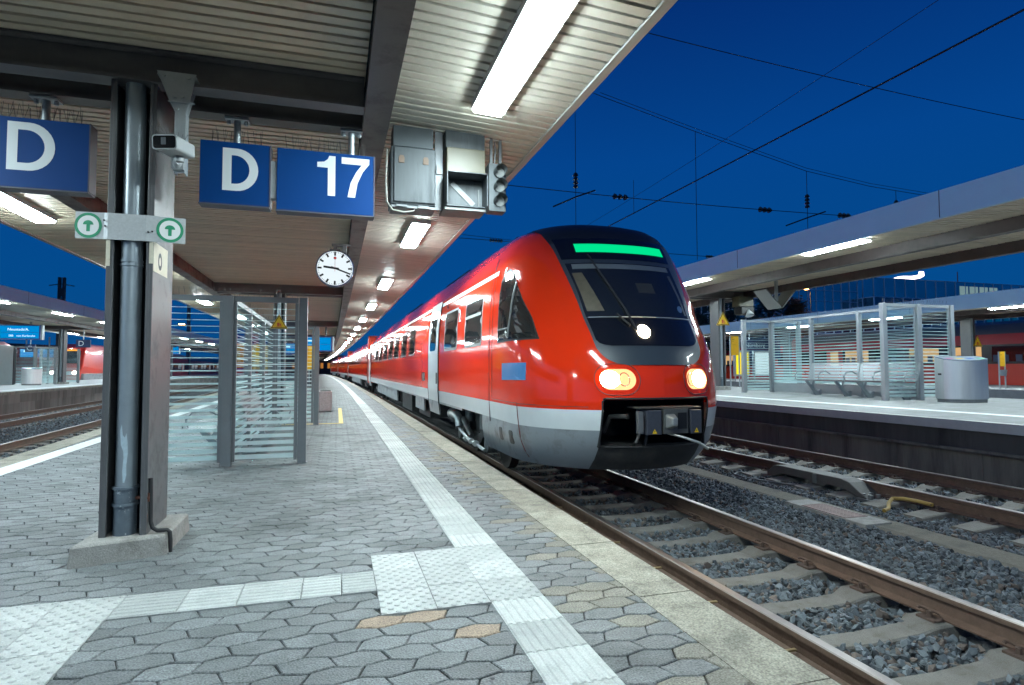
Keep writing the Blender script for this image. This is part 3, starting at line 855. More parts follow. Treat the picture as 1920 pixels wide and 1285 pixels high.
for k in range(0, 6):
    y = 16.6+5.9*k
    lab = {0: 'strip lamp on the farthest right canopy beside the shelter post', 1: 'strip lamp on the farthest right canopy seen through the shelter glass', 2: 'strip lamp on the farthest right canopy above the far end of the shelter'}.get(k, 'distant strip lamp on the farthest right canopy')
    dup(lp, (27.0, y, 3.80), lab, group='strip lamps on the farthest right canopy')

# ---- steel posts carrying the canopies
def column(label, x, y, zb, zt, detailed, group):
    t = thing('steel_column', label, 'column', (x, y, zb), group)
    for s in (-1, 1):
        m = MB(); cx = x+s*.132
        m.box(cx-.012, cx+.012, y-.26, y+.26, zb+.13, zt)
        m.box(cx-.012-s*.018, cx+.012-s*.018, y-.262, y-.235, zb+.13, zt)
        m.build('flange_plate', M_COLM, t, bevel=.003)
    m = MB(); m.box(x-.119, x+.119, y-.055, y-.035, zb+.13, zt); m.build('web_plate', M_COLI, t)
    m = MB(); r = .066; px, py = x-.008, y-.185
    m.cyl((px, py, zb+.45), (px, py, zt), r, n=28); m.build('drain_pipe', M_PIPE, t, smooth=True)
    m = MB(); m.cyl((px, py, zb+.13), (px, py, zb+.46), r+.006, n=28)
    pw = m.build('pipe_foot', M_PIPEW, t, smooth=True)
    for z in (zb+.46, zb+.345, ) + ((zb+2.02, zb+2.05) if detailed else ()):
        m = MB(); m.cyl((px, py, z-.009), (px, py, z+.009), r+.016 if z < zb+1 else r+.006, n=28); m.build('pipe_ring', M_PIPEW if z < zb+1 else M_PIPE, t, smooth=True)
    m = MB()
    P = [(-.245, -.44), (.255, -.30), (.275, -.27), (.275, .36), (-.22, .36)] if detailed else [(-.26, -.34), (.26, -.34), (.26, .34), (-.26, .34)]
    vs = [(x+u*1.04, y+v*1.04, zb-.02) for u, v in P]+[(x+u, y+v, zb+.12) for u, v in P]+[(x+u*.96, y+v*.96, zb+.136) for u, v in P]
    n = len(P); m.add(vs, [(q+i, q+(i+1) % n, q+n+(i+1) % n, q+n+i) for q in (0, n) for i in range(n)]+[tuple(range(2*n, 3*n))])
    m.build('plinth', M_CONC, t, bevel=.012)
    if detailed:
        m = MB(); fx = x+.146
        m.tube([(fx+.012, y-.235, .52), (fx+.016, y-.235, .36), (fx+.018, y-.235, .22), (fx+.03, y-.235, .175), (fx+.06, y-.235, .155), (fx+.125, y-.24, .155), (fx+.14, y-.24, .14), (fx+.145, y-.24, .09), (fx+.145, y-.24, -.01)], .014, 10)
        m.build('earth_cable', M_RUBBER, t, smooth=True)
        m = MB(); m.cyl((x+.06, y-.20, .385), (x+.155, y-.245, .385), .012, n=8); m.cyl((fx+.01, y-.235, .36), (fx+.01, y-.235, .42), .014, n=8)
        m.build('cable_clamp', mat('rusty_clamp', (.22, .09, .06), .7, var=.3, vs=40), t)
        # flaked paint patch on the pipe (a thin shell that follows its curve)
        m = MB(); out = [(-.3, .86), (-.18, .90), (-.1, .83), (.06, .81), (.18, .84), (.26, .78), (.3, .70), (.22, .62), (.24, .55), (.12, .50), (.0, .50), (-.06, .58), (.02, .66), (-.04, .72), (-.22, .76)]
        vs = [(px+(r+.0015)*math.sin(a*1.25), py-(r+.0015)*math.cos(a*1.25), z) for a, z in out]; c = (px+(r+.0015)*math.sin(.05), py-(r+.0015)*math.cos(.05), .72)
        m.add(vs+[c], [(i, (i+1) % len(vs), len(vs)) for i in range(len(vs))]); m.build('bare_patch', M_CHIP, t)
        # stickers around the flanges below the arrow sign
        m = MB(); m.box(x+.1445, x+.1465, y-.255, y+.10, 1.98, 2.19); m.box(x+.12, x+.1445, y-.265, y-.2625, 2.03, 2.19); m.box(x-.145, x-.12, y-.265, y-.2625, 2.0, 2.19)
        st = m.build('sticker', mat('sticker_cream', (.62, .57, .45), .6, var=.1, vs=30), t)
        m = MB()
        for y_, z_ in ((-.1, 2.07),):
            for i in range(14):
                a, b = rad(i*360/14), rad((i+1)*360/14)
                m.add([(x+.1475, y+y_+.05*math.cos(q)*k, z_+.065*math.sin(q)*k) for q, k in ((a, 1), (b, 1), (b, .5), (a, .5))], [(0, 1, 2, 3)])
        m.build('sticker_print', M_COLI, st)
    return t
column('dark steel post with a recessed drain pipe and a concrete foot, nearest to the viewer', -1.40, CY0, 0, 3.335, True, None)
for k in range(1, 7):
    y = CY0+12.2*k
    column('steel post of the near canopy standing behind the glass shelter' if k == 1 else 'distant steel post in the row down the near platform', -1.45+bend(y), y, 0, 3.335, False, 'posts of the near canopy')
for k, y in enumerate(RC[1:4]):
    column('steel post on the right platform carrying a yellow triangle sign' if k == 0 else 'distant steel post of the right canopy', 13.5, y, .5, 3.85, False, 'posts of the right canopy')
for k, y in enumerate([32.2, 44.4, 56.6, 70]):
    column(['steel post of the left canopy behind the blue display', 'steel post of the left canopy beside the small D sign', 'distant steel post of the left canopy', 'distant steel post of the left canopy'][k], -16.9, y, .37, 3.89, False, 'posts of the left canopy')
for k, y in enumerate([21.4, 33.6, 46]):
    column('steel post of the farthest right canopy, in front of the parked train' if k == 0 else 'distant steel post of the farthest right canopy', 30.0, y, .4, 3.74, False, 'posts of the farthest right canopy')

# ---------------------------------------------------------------- hanging signs
def spikes(parent, x0, x1, y, z, n, h=.13, lean=.04):
    m = MB()
    for i in range(n):
        x = x0+(x1-x0)*(i+.5)/n
        for s in (-1, 0, 1):
            m.cyl((x, y, z), (x+R.uniform(-lean, lean)*.6, y+s*.03+R.uniform(-.01, .01), z+h*R.uniform(.7, 1.1)), .0013, n=4, caps=False)
    return m.build('bird_spikes', mat('spike_wire', (.16, .15, .14), .5, metal=.7), parent)
def letter_D(m, x, z, w, h, s, y):
    def arc(x0, x1, z0, z1, k):
        r = (z1-z0)/2; cz = (z0+z1)/2; bx = x1-r*.92
        return [(x0, z0), (bx, z0)]+[(bx+(x1-bx)*math.sin(rad(a)), cz-r*math.cos(rad(a))) for a in lin(10, 170, 15)]+[(bx, z1), (x0, z1)]
    o = arc(x, x+w, z, z+h, 0); i = arc(x+s, x+w-s, z+s*.86, z+h-s*.86, 0); n = len(o)
    m.add([(a, y, b) for a, b in o]+[(a, y, b) for a, b in i], [(k, (k+1) % n, n+(k+1) % n, n+k) for k in range(n)])
def poly3(m, pts, y): m.add([(a, y, b) for a, b in pts], [tuple(range(len(pts)))])
def hang_sign(label, x0, x1, z0, z1, y, rods, letters, nsp, conn=None):
    t = thing('platform_sign', label, 'sign', ((x0+x1)/2, y, z0))
    m = MB(); m.box(x0, x1, y-.06, y+.06, z0, z1); m.build('panel', M_BLUE, t, bevel=.004)
    m = MB(); m.box(x0-.004, x1+.004, y-.064, y+.064, z0-.012, z0-.001); m.box(x1+.0005, x1+.01, y-.064, y+.064, z0, z1)
    m.build('edge_trim', mat('trim_dark', (.08, .08, .11), .5), t)
    m = MB(); letters(m, y-.0625); m.build('lettering', M_SIGNW, t)
    for rx in rods:
        m = MB(); m.cyl((rx, y, z1-.001), (rx, y, 3.325), .027, n=14)
        m.box(rx-.09, rx+.09, y-.055, y+.055, 3.308, 3.322)
        for s in (-.065, .065): m.cyl((rx+s, y, 3.28), (rx+s, y, 3.31), .016, n=6)
        m.build('hanging_rod', M_STEEL, t, smooth=True)
    spikes(t, x0+.05, x1-.05, y, z1, nsp)
    if conn:
        m = MB(); m.box(conn[0], conn[1], y-.045, y+.045, z0+.09, z0+.40); m.build('joining_tube', M_STEEL, t, bevel=.004)
    return t
SY = 5.16
def dl(x, z, w=.265, h=.345, s=.066): return lambda m, y: letter_D(m, x, z, w, h, s, y)
hang_sign('blue sign with a white letter D, cut off by the left edge of the photo', -2.66, -1.815, 2.62, 3.14, SY, [-2.12], dl(-2.33, 2.745, .30, .36), 16)
hang_sign('square blue sign with a white letter D beside the number 17', -1.06, -.545, 2.605, 3.11, SY, [-.80], dl(-.895, 2.715), 9)
def l17(m, y):
    x = -.175
    poly3(m, [(x+.085, 2.735), (x+.145, 2.735), (x+.145, 3.075), (x+.095, 3.075), (x+.083, 3.045), (x+.055, 3.022), (x-.0, 3.015), (x-.0, 2.972), (x+.085, 2.972)], y)
    x = .02
    poly3(m, [(x, 3.018), (x+.165, 3.018), (x+.12, 2.955), (x+.075, 2.86), (x+.05, 2.735), (x+.112, 2.735), (x+.132, 2.86), (x+.175, 2.96), (x+.228, 3.03), (x+.228, 3.075), (x, 3.075)], y)
hang_sign('wide blue sign with the white number 17 under the canopy beam', -.49, .285, 2.59, 3.105, SY, [.10], l17, 14, (-.545, -.49))

# arrow plate strapped round the near post
t = thing('arrow_plate', 'grey metal plate with two green ringed arrow symbols strapped across the post', 'sign', (-1.40, 4.66, 2.18))
m = MB()
xs = [-1.735, -1.56, -1.535, -1.30, -1.255, -1.06]; yy = [4.685, 4.672, 4.665, 4.665, 4.672, 4.70]
for i in range(5):
    m.add([(xs[i], yy[i], 2.185), (xs[i+1], yy[i+1], 2.185), (xs[i+1], yy[i+1], 2.37), (xs[i], yy[i], 2.37), (xs[i], yy[i]+.004, 2.185), (xs[i+1], yy[i+1]+.004, 2.185), (xs[i+1], yy[i+1]+.004, 2.37), (xs[i], yy[i]+.004, 2.37)],
          [(0, 1, 2, 3), (4, 7, 6, 5), (0, 4, 5, 1), (3, 2, 6, 7), (0, 3, 7, 4), (1, 5, 6, 2)])
m.build('plate', mat('plate_speckled', (.50, .52, .53), .5, metal=.3, var=.12, vs=60, dirt=(.3, .3, .3), dscale=9, dlev=(.6, .8)), t)
for (cx, x0, y0, x1, y1) in ((-1.655, xs[0], yy[0], xs[1], yy[1]), (-1.155, xs[4], yy[4], xs[5], yy[5])):
    def on(u, v, o): return (u, y0+(y1-y0)*(u-x0)/(x1-x0)-o, v)
    m = MB(); n = 40; rx, rz = .084, .088; cz = 2.277
    for i in range(n):
        a, b = 2*math.pi*i/n, 2*math.pi*(i+1)/n
        m.add([on(cx+rx*math.cos(q)*k, cz+rz*math.sin(q)*k, .002) for q, k in ((a, 1), (b, 1), (b, .78), (a, .78))], [(0, 1, 2, 3)], 0)
        m.add([on(cx+rx*.78*math.cos(a), cz+rz*.78*math.sin(a), .002), on(cx+rx*.78*math.cos(b), cz+rz*.78*math.sin(b), .002), on(cx, cz, .002)], [(0, 1, 2)], 1)
    hd = [(cx+.032*math.cos(rad(a)), cz+.005+.03*math.sin(rad(a))) for a in lin(0, 180, 13)]
    m.add([on(u, v, .0032) for u, v in hd], [tuple(range(len(hd)))], 0)
    m.add([on(cx-.011, cz-.042, .0032), on(cx+.011, cz-.042, .0032), on(cx+.011, cz+.0065, .0032), on(cx-.011, cz+.0065, .0032)], [(0, 1, 2, 3)], 0)
    m.build('arrow_disc', [M_GREEN, M_WHITE], t)
m = MB()
for u, v in ((-1.555, 2.315), (-1.548, 2.275), (-1.26, 2.255), (-1.285, 2.25)): m.cyl((u, 4.664, v), (u, 4.655, v), .006, n=8)
m.build('bolts', M_BLACK, t)

# security camera on its bracket
t = thing('security_camera', 'white security camera on a galvanised bracket beside the post', 'security camera', (-1.1, 4.55, 2.66))
m = MB()
m.prism([(-1.235, 3.385), (-.985, 3.385), (-1.025, 3.17), (-1.045, 3.10), (-1.045, 2.665), (-1.115, 2.665), (-1.115, 3.10), (-1.15, 3.17)], lambda u, v, a: (u, a, v), 4.575, 4.585)
m.box(-1.052, -1.044, 4.585, 4.66, 2.665, 3.12); m.box(-1.116, -1.108, 4.585, 4.66, 2.665, 3.12)
m.prism([(4.585, 3.385), (4.86, 3.385), (4.86, 3.375), (4.64, 3.10), (4.585, 3.10)], lambda u, v, a: (a, u, v), -1.05, -1.042)
m.box(-1.235, -.985, 4.585, 4.70, 3.362, 3.372)
m.box(-1.16, -.99, 4.56, 4.575, 3.165, 3.172)
for u, v in ((-1.19, 3.35), (-1.03, 3.35), (-1.10, 3.12), (-1.07, 3.21), (-1.12, 3.205)): m.cyl((u, 4.575, v), (u, 4.562, v), .012, n=8)
m.build('bracket', M_STEEL, t, bevel=.002)
m = MB()
for i in range(4): m.cyl((-1.17+.035*i, 4.60, 3.385), (-1.18+.042*i, 4.60, 3.50), .0015, n=4)
for i in range(9): m.cyl((-1.14+.012*i, 4.40+.01*i, 2.84), (-1.23+.024*i, 4.38+.03*i, 2.95+.01*math.sin(i)), .0013, n=4)
m.build('bird_spikes', mat('spike_wire', (.3, .28, .26), .5, metal=.7), t)
A = Matrix.Translation((-1.075, 4.45, 2.80)) @ Matrix.Rotation(rad(-17), 4, 'Z') @ Matrix.Rotation(rad(4), 4, 'X') 
m = MB()
pr = rrect(-.083, .083, -.05, .048, .02)
m.prism(pr, lambda u, v, a: tuple(A @ Vector((u, a, v))), -.13, .09)
hood = m.build('camera_housing', mat('camera_white', (.33, .35, .36), .45), t, smooth=True)
m = MB(); m.prism(rrect(-.074, .074, -.042, .040, .016), lambda u, v, a: tuple(A @ Vector((u, a, v))), -.1325, -.12); m.build('front_window', M_TBLACK, hood)
m = MB(); m.prism(rrect(-.02, .012, -.02, .028, .004), lambda u, v, a: tuple(A @ Vector((u, a, v))), -.135, -.132); m.build('lens', mat('lens_grey', (.12, .13, .14), .2), hood)
m = MB()
m.cyl(A @ Vector((0, .04, -.05)), A @ Vector((0, .04, -.085)), .03, n=14)
m.tube([A @ Vector((0, .04, -.08)), (-1.082, 4.52, 2.725), (-1.08, 4.56, 2.70)], [.026, .026, .03], 12)
m.box(-1.12, -1.045, 4.535, 4.575, 2.68, 2.75)
m.build('swivel_arm', mat('camera_white', (.7, .72, .72), .35), t, smooth=True)

# station clock
t = thing('station_clock', 'round white station clock with black hands hanging under the canopy', 'clock', (-.05, 9.5, 2.55))
CX, CYK, CZ, CR = -.045, 9.5, 2.845, .285
m = MB(); m.cyl((CX, CYK-.05, CZ), (CX, CYK+.05, CZ), CR, n=48); m.build('case', mat('clock_case', (.02, .03, .10), .35), t, smooth=True)
m = MB(); m.cyl((CX, CYK-.053, CZ), (CX, CYK-.0505, CZ), CR*.94, n=48); m.build('dial', emit('dial_lit', (.80, .90, .95), .85), t)
m = MB()
def mark(a, r0, r1, w, y):
    c, s = math.sin(rad(a)), math.cos(rad(a))
    m.add([(CX+c*r+s*k, y, CZ+s*r-c*k) for r, k in ((r0, -w), (r1, -w), (r1, w), (r0, w))], [(0, 1, 2, 3)])
for i in range(60):
    if i % 5: mark(i*6, CR*.84, CR*.91, .003, CYK-.0545)
    else: mark(i*6, CR*.69, CR*.91, .014, CYK-.0545)
m.build('minute_marks', M_BLACK, t)
m = MB(); mark(277, -.06, CR*.60, .016, CYK-.0575); m.build('hour_hand', M_BLACK, t)
m = MB(); mark(110, -.06, CR*.86, .012, CYK-.0595); m.build('minute_hand', M_BLACK, t)
m = MB(); mark(0, -.05, CR*.56, .0025, CYK-.0615); m.cyl((CX, CYK-.060, CZ+CR*.56), (CX, CYK-.0635, CZ+CR*.56), .022, n=18); m.build('second_hand', mat('clock_red', (.5, .03, .03), .5), t)
m = MB(); m.cyl((CX, CYK-.066, CZ), (CX, CYK-.058, CZ), .016, n=14); m.build('hub', M_BLACK, t)
m = MB(); m.box(CX-.03, CX+.03, CYK-.04, CYK+.04, CZ+CR-.01, 3.22); m.box(CX-.05, .19, CYK-.03, CYK+.03, 3.20, 3.235); m.box(CX-.08, CX+.08, CYK-.05, CYK+.05, CZ+CR-.02, CZ+CR+.02)
m.box(.06, .13, CYK-.07, CYK-.03, 3.09, 3.2)
m.build('bracket', M_BEAMD, t, bevel=.003)
spikes(t, CX-.12, CX+.12, CYK, CZ+CR-.05, 6, .12, .12)

# cabinets and signal head under the right wing
BY = 5.35
t = thing('cabinet', 'streaked grey metal cabinet with two small hatches hanging beside the beam', 'cabinet', (.65, BY, 2.76))
m = MB(); m.box(.45, .86, BY, BY+.30, 2.78, 3.32); m.build('body', M_GREYBOX, t, bevel=.012)
m = MB(); m.box(.475, .855, BY-.018, BY-.001, 2.80, 3.31); dr = m.build('door', M_GREYBOX, t, bevel=.012)
for x in (.545, .765):
    m = MB(); m.prism([(x-.025, 3.16), (x+.025, 3.16), (x+.025, 3.21), (x+.015, 3.228), (x-.015, 3.228), (x-.025, 3.21)], lambda u, v, a: (u, a, v), BY-.026, BY-.0185); m.build('hatch', mat('hatch_tan', (.15, .10, .07), .6, var=.1, vs=30), dr)
m = MB(); m.box(.47, .84, BY+.02, BY+.25, 3.325, 3.52); m.build('top_box', mat('box_light', (.07, .083, .092), .45, metal=.3, var=.15, vs=6), t, bevel=.006)
m = MB(); m.tube([(.42, BY+.05, 3.3), (.41, BY+.03, 3.0), (.42, BY+.02, 2.80), (.47, BY+.02, 2.73), (.58, BY+.02, 2.715), (.66, BY+.03, 2.735), (.68, BY+.05, 2.78)], .009, 8)
m.build('cable', mat('cable_pale', (.30, .30, .27), .6), t, smooth=True)
m = MB(); m.box(.46, .86, BY+.01, BY+.26, 2.755, 2.777); m.box(.5, .6, BY-.01, BY+.01, 2.76, 2.778); m.box(.7, .8, BY-.01, BY+.01, 2.755, 2.778); m.box(.87, .945, BY+.10, BY+.14, 2.78, 3.56); m.box(.88, .935, BY+.08, BY+.098, 3.12, 3.21)
m.build('hanger_frame', mat('frame_mid', (.16, .17, .18), .5, metal=.4), t)
t = thing('indicator_box', 'hooded train indicator with a cream upper box next to the grey cabinet', 'indicator', (1.14, BY, 2.76))
m = MB(); m.box(.955, 1.335, BY+.02, BY+.25, 3.36, 3.53); m.build('top_box', M_GREYBOX, t, bevel=.006)
m = MB(); m.box(.96, 1.33, BY-.02, BY+.30, 3.10, 3.355); m.build('cream_box', M_CREAM, t, bevel=.008)
m = MB(); x0, x1, z0, z1 = .95, 1.335, 2.80, 3.098
m.box(x0, x0+.008, BY-.10, BY+.28, z0, z1); m.box(x1-.008, x1, BY-.10, BY+.28, z0, z1); m.box(x0+.009, x1-.009, BY-.12, BY+.28, z1-.009, z1-.001); m.box(x0+.009, x1-.009, BY-.02, BY+.28, z0, z0+.01)
m.box(x0+.009, x1-.009, BY+.10, BY+.12, z0+.011, z1-.010)
m.build('hood', M_GREYBOX, t)
m = MB(); M2 = Matrix.Translation((1.135, BY+.09, 2.95)) @ Matrix.Rotation(rad(43), 4, 'Y'); m.box(-.145, .145, 0, .008, -.024, .024, M=M2); m.build('pointer_bar', mat('bar_white', (.22, .25, .26), .4), t)
m = MB(); m.box(1.285, 1.293, BY+.08, BY+.095, 2.84, 3.0); m.box(.94, 1.34, BY, BY+.28, 2.77, 2.798); m.build('base_tray', M_UNDERG, t)
t = thing('signal_head', 'grey three lamp signal head without light at the canopy edge', 'signal', (1.46, BY, 2.78))
m = MB(); m.box(1.375, 1.545, BY+.02, BY+.16, 2.79, 3.255); m.build('case', mat('signal_grey', (.075, .088, .095), .5, metal=.2, var=.15, vs=6), t, bevel=.006)
for z in (3.165, 3.025, 2.885):
    m = MB(); n = 16
    for i in range(n):
        a, b = rad(-35+250*i/n), rad(-35+250*(i+1)/n)
        L0, L1 = .11, .11
        for r in (.056, .051): m.add([(1.475+r*math.cos(a), BY+.02, z+r*math.sin(a)), (1.475+r*math.cos(b), BY+.02, z+r*math.sin(b)), (1.475+r*math.cos(b), BY-.09, z+r*math.sin(b)), (1.475+r*math.cos(a), BY-.09, z+r*math.sin(a))], [(0, 1, 2, 3)])
    hd = m.build('visor', mat('signal_grey', (.2, .23, .25), .5), t, smooth=True)
    m = MB(); m.cyl((1.475, BY+.005, z), (1.475, BY+.019, z), .05, n=20); m.build('lens', mat('lens_dead', (.17, .18, .18), .15), hd)
m = MB(); m.box(1.40, 1.425, BY+.07, BY+.10, 3.256, 3.64); m.box(1.49, 1.515, BY+.07, BY+.10, 3.256, 3.65)
m.tube([(1.45, BY+.1, 3.26), (1.46, BY+.1, 3.4), (1.45, BY+.12, 3.6)], .008, 6)
m.build('hanger', mat('frame_mid', (.16, .17, .18), .5), t)
# ---------------------------------------------------------------- the red railcar
def interp(x, T):
    if x <= T[0][0]: return T[0][1]
    for (a, b), (c, d_) in zip(T, T[1:]):
        if x <= c: return b+(d_-b)*(x-a)/(c-a)
    return T[-1][1]
WT = [(.06, 1.30), (.2, 1.36), (.38, 1.40), (.8, 1.426), (1.7, 1.426), (2.2, 1.405), (2.5, 1.37), (2.8, 1.315), (3.0, 1.24), (3.15, 1.15), (3.24, 1.07), (3.32, .97), (3.4, .83), (3.48, .64), (3.55, .42), (3.6, .03)]
FT = [(.06, 6.42), (.2, 6.28), (.38, 6.15), (.56, 6.08), (.8, 6.03), (1.15, 6.05), (1.48, 6.15), (1.72, 6.28), (1.9, 6.40), (2.16, 6.54), (2.62, 6.86), (2.9, 7.05), (3.15, 7.25), (3.24, 7.38), (3.32, 7.62), (3.4, 8.05), (3.48, 8.75), (3.55, 9.5), (3.6, 10.3)]
NT = [(2.0, 2.0), (3.1, 2.6)]
NL = 1.5
XC = 3.65
def half(Y, z):
    t = Y-interp(z, FT); w = interp(z, WT); n = interp(z, NT)
    if t <= 0: return 0.
    if t >= NL: return w
    return w*(1-(1-t/NL)**n)**(1/n)
def nose(x, z):
    w = interp(z, WT); n = interp(z, NT); q = min(abs(x)/w, .999)
    return interp(z, FT)+NL*(1-(1-q**n)**(1/n))
def spt(side, Y, z, off):          # point just outside the side wall
    h = half(Y, z); e = .02
    dy = (half(Y+e, z)-half(Y-e, z))/(2*e); dz = (half(Y, z+e)-half(Y, z-e))/(2*e)
    L = math.sqrt(1+dy*dy+dz*dz)
    return (XC+side*(h+off/L), Y-off*dy/L, z-off*dz/L)
def fpt(x, z, off):                # point just in front of the nose
    e = .02
    dx = (nose(x+e, z)-nose(x-e, z))/(2*e); dz = (nose(x, z+e)-nose(x, z-e))/(2*e)
    L = math.sqrt(1+dx*dx+dz*dz)
    return (XC+x+dx*off/L, nose(x, z)-off/L, z+dz*off/L)
def patch(m, fn, poly, off, mi=0, n=10):
    """convex-ish polygon laid on the shell: rings shrunk towards the centre follow the curvature; rim folds back into the shell"""
    cu = sum(p[0] for p in poly)/len(poly); cv = sum(p[1] for p in poly)/len(poly); k = len(poly)
    rings = [[fn(u, v, -.012) for u, v in poly]]
    for s in (1, .8, .6, .4, .2): rings.append([fn(cu+(u-cu)*s, cv+(v-cv)*s, off) for u, v in poly])
    vs = [p for r in rings for p in r]+[fn(cu, cv, off)]
    fs = [(a*k+i, a*k+(i+1) % k, (a+1)*k+(i+1) % k, (a+1)*k+i) for a in range(5) for i in range(k)]+[(5*k+i, 5*k+(i+1) % k, 6*k) for i in range(k)]
    m.add(vs, fs, mi)
def dense(poly, d=.12):
    out = []
    for (a, b), (c, e) in zip(poly, poly[1:]+poly[:1]):
        n = max(1, int(math.hypot(c-a, e-b)/d))
        out += [(a+(c-a)*i/n, b+(e-b)*i/n) for i in range(n)]
    return out
def band(m, side, y0, y1, z0, z1, off, mi=0, n=8):
    ys = lin(y0, y1, n); zs = lin(z0, z1, 3)
    vs = [spt(side, y, z, off) for y in ys for z in zs]
    m.add(vs, [(i*3+j, i*3+j+1, (i+1)*3+j+1, (i+1)*3+j) for i in range(n-1) for j in range(2)], mi)

ZL = [.06, .13, .2, .29, .38, .47, .56, .68, .80, .92, 1.03, 1.15, 1.31, 1.48, 1.6, 1.72, 1.81, 1.9, 2.03, 2.16, 2.3, 2.46, 2.62, 2.76, 2.9, 3.03, 3.15, 3.24, 3.32, 3.4, 3.48, 3.55, 3.6]
def zmat(z): return 2 if z < .56 else (1 if z < .80 else 0)
def car_nose(parent):
    YE = 10.6; XF = [0, .17, .34, .52, .69]; nA = 12
    rows = []
    for z in ZL:
        w = interp(z, WT); n = interp(z, NT); s = min(1., .6*w/.69); xs = [x*s for x in XF]
        a0 = math.asin(min(.999, xs[-1]/w))
        xs += [w*math.sin(a0+(math.pi/2-a0)*k/nA) for k in range(1, nA+1)]
        pts = [(x, nose(x, z) if x < w*.9985 else interp(z, FT)+NL) for x in xs]
        y = pts[-1][1]; pts += [(w, y+(YE-y)*q) for q in (.25, .5, .75, 1.)]
        rows.append([(p[0], p[1], z) for p in pts])
    k = len(rows[0]); m = MB()
    for side in (-1, 1):
        vs = [(XC+side*x, y, z) for r in rows for x, y, z in r]; fs = []; mi = []
        for j in range(len(ZL)-1):
            zc = (ZL[j]+ZL[j+1])/2
            for i in range(k-1):
                if i < 4 and .38 < zc < .92: continue              # coupler recess stays open
                ymid = rows[j][i+1][1]
                if zc < .56 and rows[j][i][1] > 9.0-.7*(zc-.1): continue    # skirt ends before the bogie
                f = (j*k+i, j*k+i+1, (j+1)*k+i+1, (j+1)*k+i)
                fs.append(f if side > 0 else f[::-1])
                mi.append(4 if (zc < .38 and i < 4) else (3 if zc > 3.24 and rows[j][i][1] < 8.9 and i < 11 else zmat(zc)))
        b = len(m.v); m.v += vs; m.f += [tuple(q+b for q in f) for f in fs]; m.m += mi; m.t += [.5]*len(fs)
    m.build('nose_shell', [M_RED, M_TWHITE, M_TGREY, M_ROOFB, M_UNDER], parent, smooth=True, sharp=50)
    # recess behind the coupler
    m = MB(); ya = 6.2
    m.box(XC-.70, XC+.70, 7.3, 7.32, .2, 1.0); m.box(XC-.71, XC-.695, 6.30, 7.3, .36, .95); m.box(XC+.695, XC+.71, 6.30, 7.3, .36, .95)
    m.box(XC-.70, XC+.70, 6.2, 7.3, .925, .94); m.box(XC-.70, XC+.70, 6.35, 7.3, .35, .375)
    m.build('coupler_recess', mat('recess_black', (.012, .012, .012), .7), parent)
    m = MB()
    fr = [(-.70, .37), (-.70, .90), (-.665, .935), (.665, .935), (.70, .90), (.70, .37)]
    m.tube([fpt(u, v, .006) for u, v in dense(fr+[fr[-1]], .06)], .012, 6)
    m.build('recess_edge', M_RUBBER, parent)

def coupler(parent):
    root = parent; x = XC+.07; y = 6.02; z = .67
    m = MB()
    m.box(x-.10, x+.23, y, y+.32, z-.145, z+.145); m.box(x-.055, x+.055, y+.3, y+1.0, z-.06, z+.06)
    m.box(x-.42, x+.42, y+.02, y+.30, z+.148, z+.165)
    c = m.build('coupler', mat('coupler_grey', (.13, .13, .12), .45, metal=.5, var=.2, vs=14), root, bevel=.01)
    m = MB()
    b0 = [(-.065, -.085), (.065, -.085), (.065, .085), (-.065, .085)]; cx = x-.01
    vs = [(cx+u, y-.001, z+v) for u, v in b0]+[(cx+u*.55, y-.11, z+v*.55) for u, v in b0]
    m.add(vs, [(0, 1, 5, 4), (1, 2, 6, 5), (2, 3, 7, 6), (3, 0, 4, 7), (4, 5, 6, 7)]); m.build('coupler_cone', mat('coupler_light', (.40, .41, .39), .35, metal=.6, var=.12, vs=14), c, bevel=.02)
    m = MB(); m.box(x+.085, x+.205, y-.008, y-.001, z-.09, z+.10); m.build('coupler_socket', M_BLACK, c, bevel=.005)
    for s, w in ((-1, .19), (1, .15)):
        x0 = x-.13-w if s < 0 else x+.255
        m = MB(); m.box(x0, x0+w, y-.01, y+.26, z-.15, z+.13)
        e_ = m.build('contact_box', mat('contact_navy', (.045, .05, .065), .5, var=.2, vs=40), root, bevel=.008)
        m = MB(); cx = x0+w/2; m.add([(cx-.03, y-.014, z-.135), (cx+.03, y-.014, z-.135), (cx, y-.014, z-.08)], [(0, 1, 2)]); m.build('warning_triangle', M_YELSIGN, e_)
        m = MB(); m.add([(cx+a, y-.0155, z+b) for a, b in ((.004, -.095), (-.010, -.113), (-.001, -.113), (-.004, -.127), (.010, -.108), (.001, -.108))], [(0, 1, 2, 3, 4, 5)]); m.build('flash_mark', M_BLACK, e_)
    m = MB(); m.box(x-.42, x-.36, y+.0, y+.06, z-.13, z+.12); m.box(x-.415, x-.375, y-.006, y-.001, z+.06, z+.10); m.box(x-.415, x-.375, y-.006, y-.001, z-.12, z-.085)
    m.build('end_bracket', mat('bracket_dark', (.12, .125, .13), .45), root, bevel=.004)
    for (p, r) in (([(x+.02, y+.1, z-.15), (x+.12, y-.04, z-.18), (x+.28, y-.12, z-.24), (x+.42, y-.10, z-.32)], .016), ([(x-.3, y+.2, z-.15), (x-.36, y+.18, z-.25), (x-.33, y+.3, z-.33)], .02), ([(x-.2, y+.2, z-.15), (x-.24, y+.18, z-.27), (x-.2, y+.3, z-.33)], .018), ([(x-.45, y+.2, z+.05), (x-.58, y+.4, z+.04), (x-.62, y+.5, z-.15)], .03)):
        m = MB(); m.tube(p, r, 8); m.build('hose', mat('hose_grey', (.035, .035, .035), .6) if r != .016 else mat('coupler_light', (.4, .41, .39), .35), root, smooth=True)

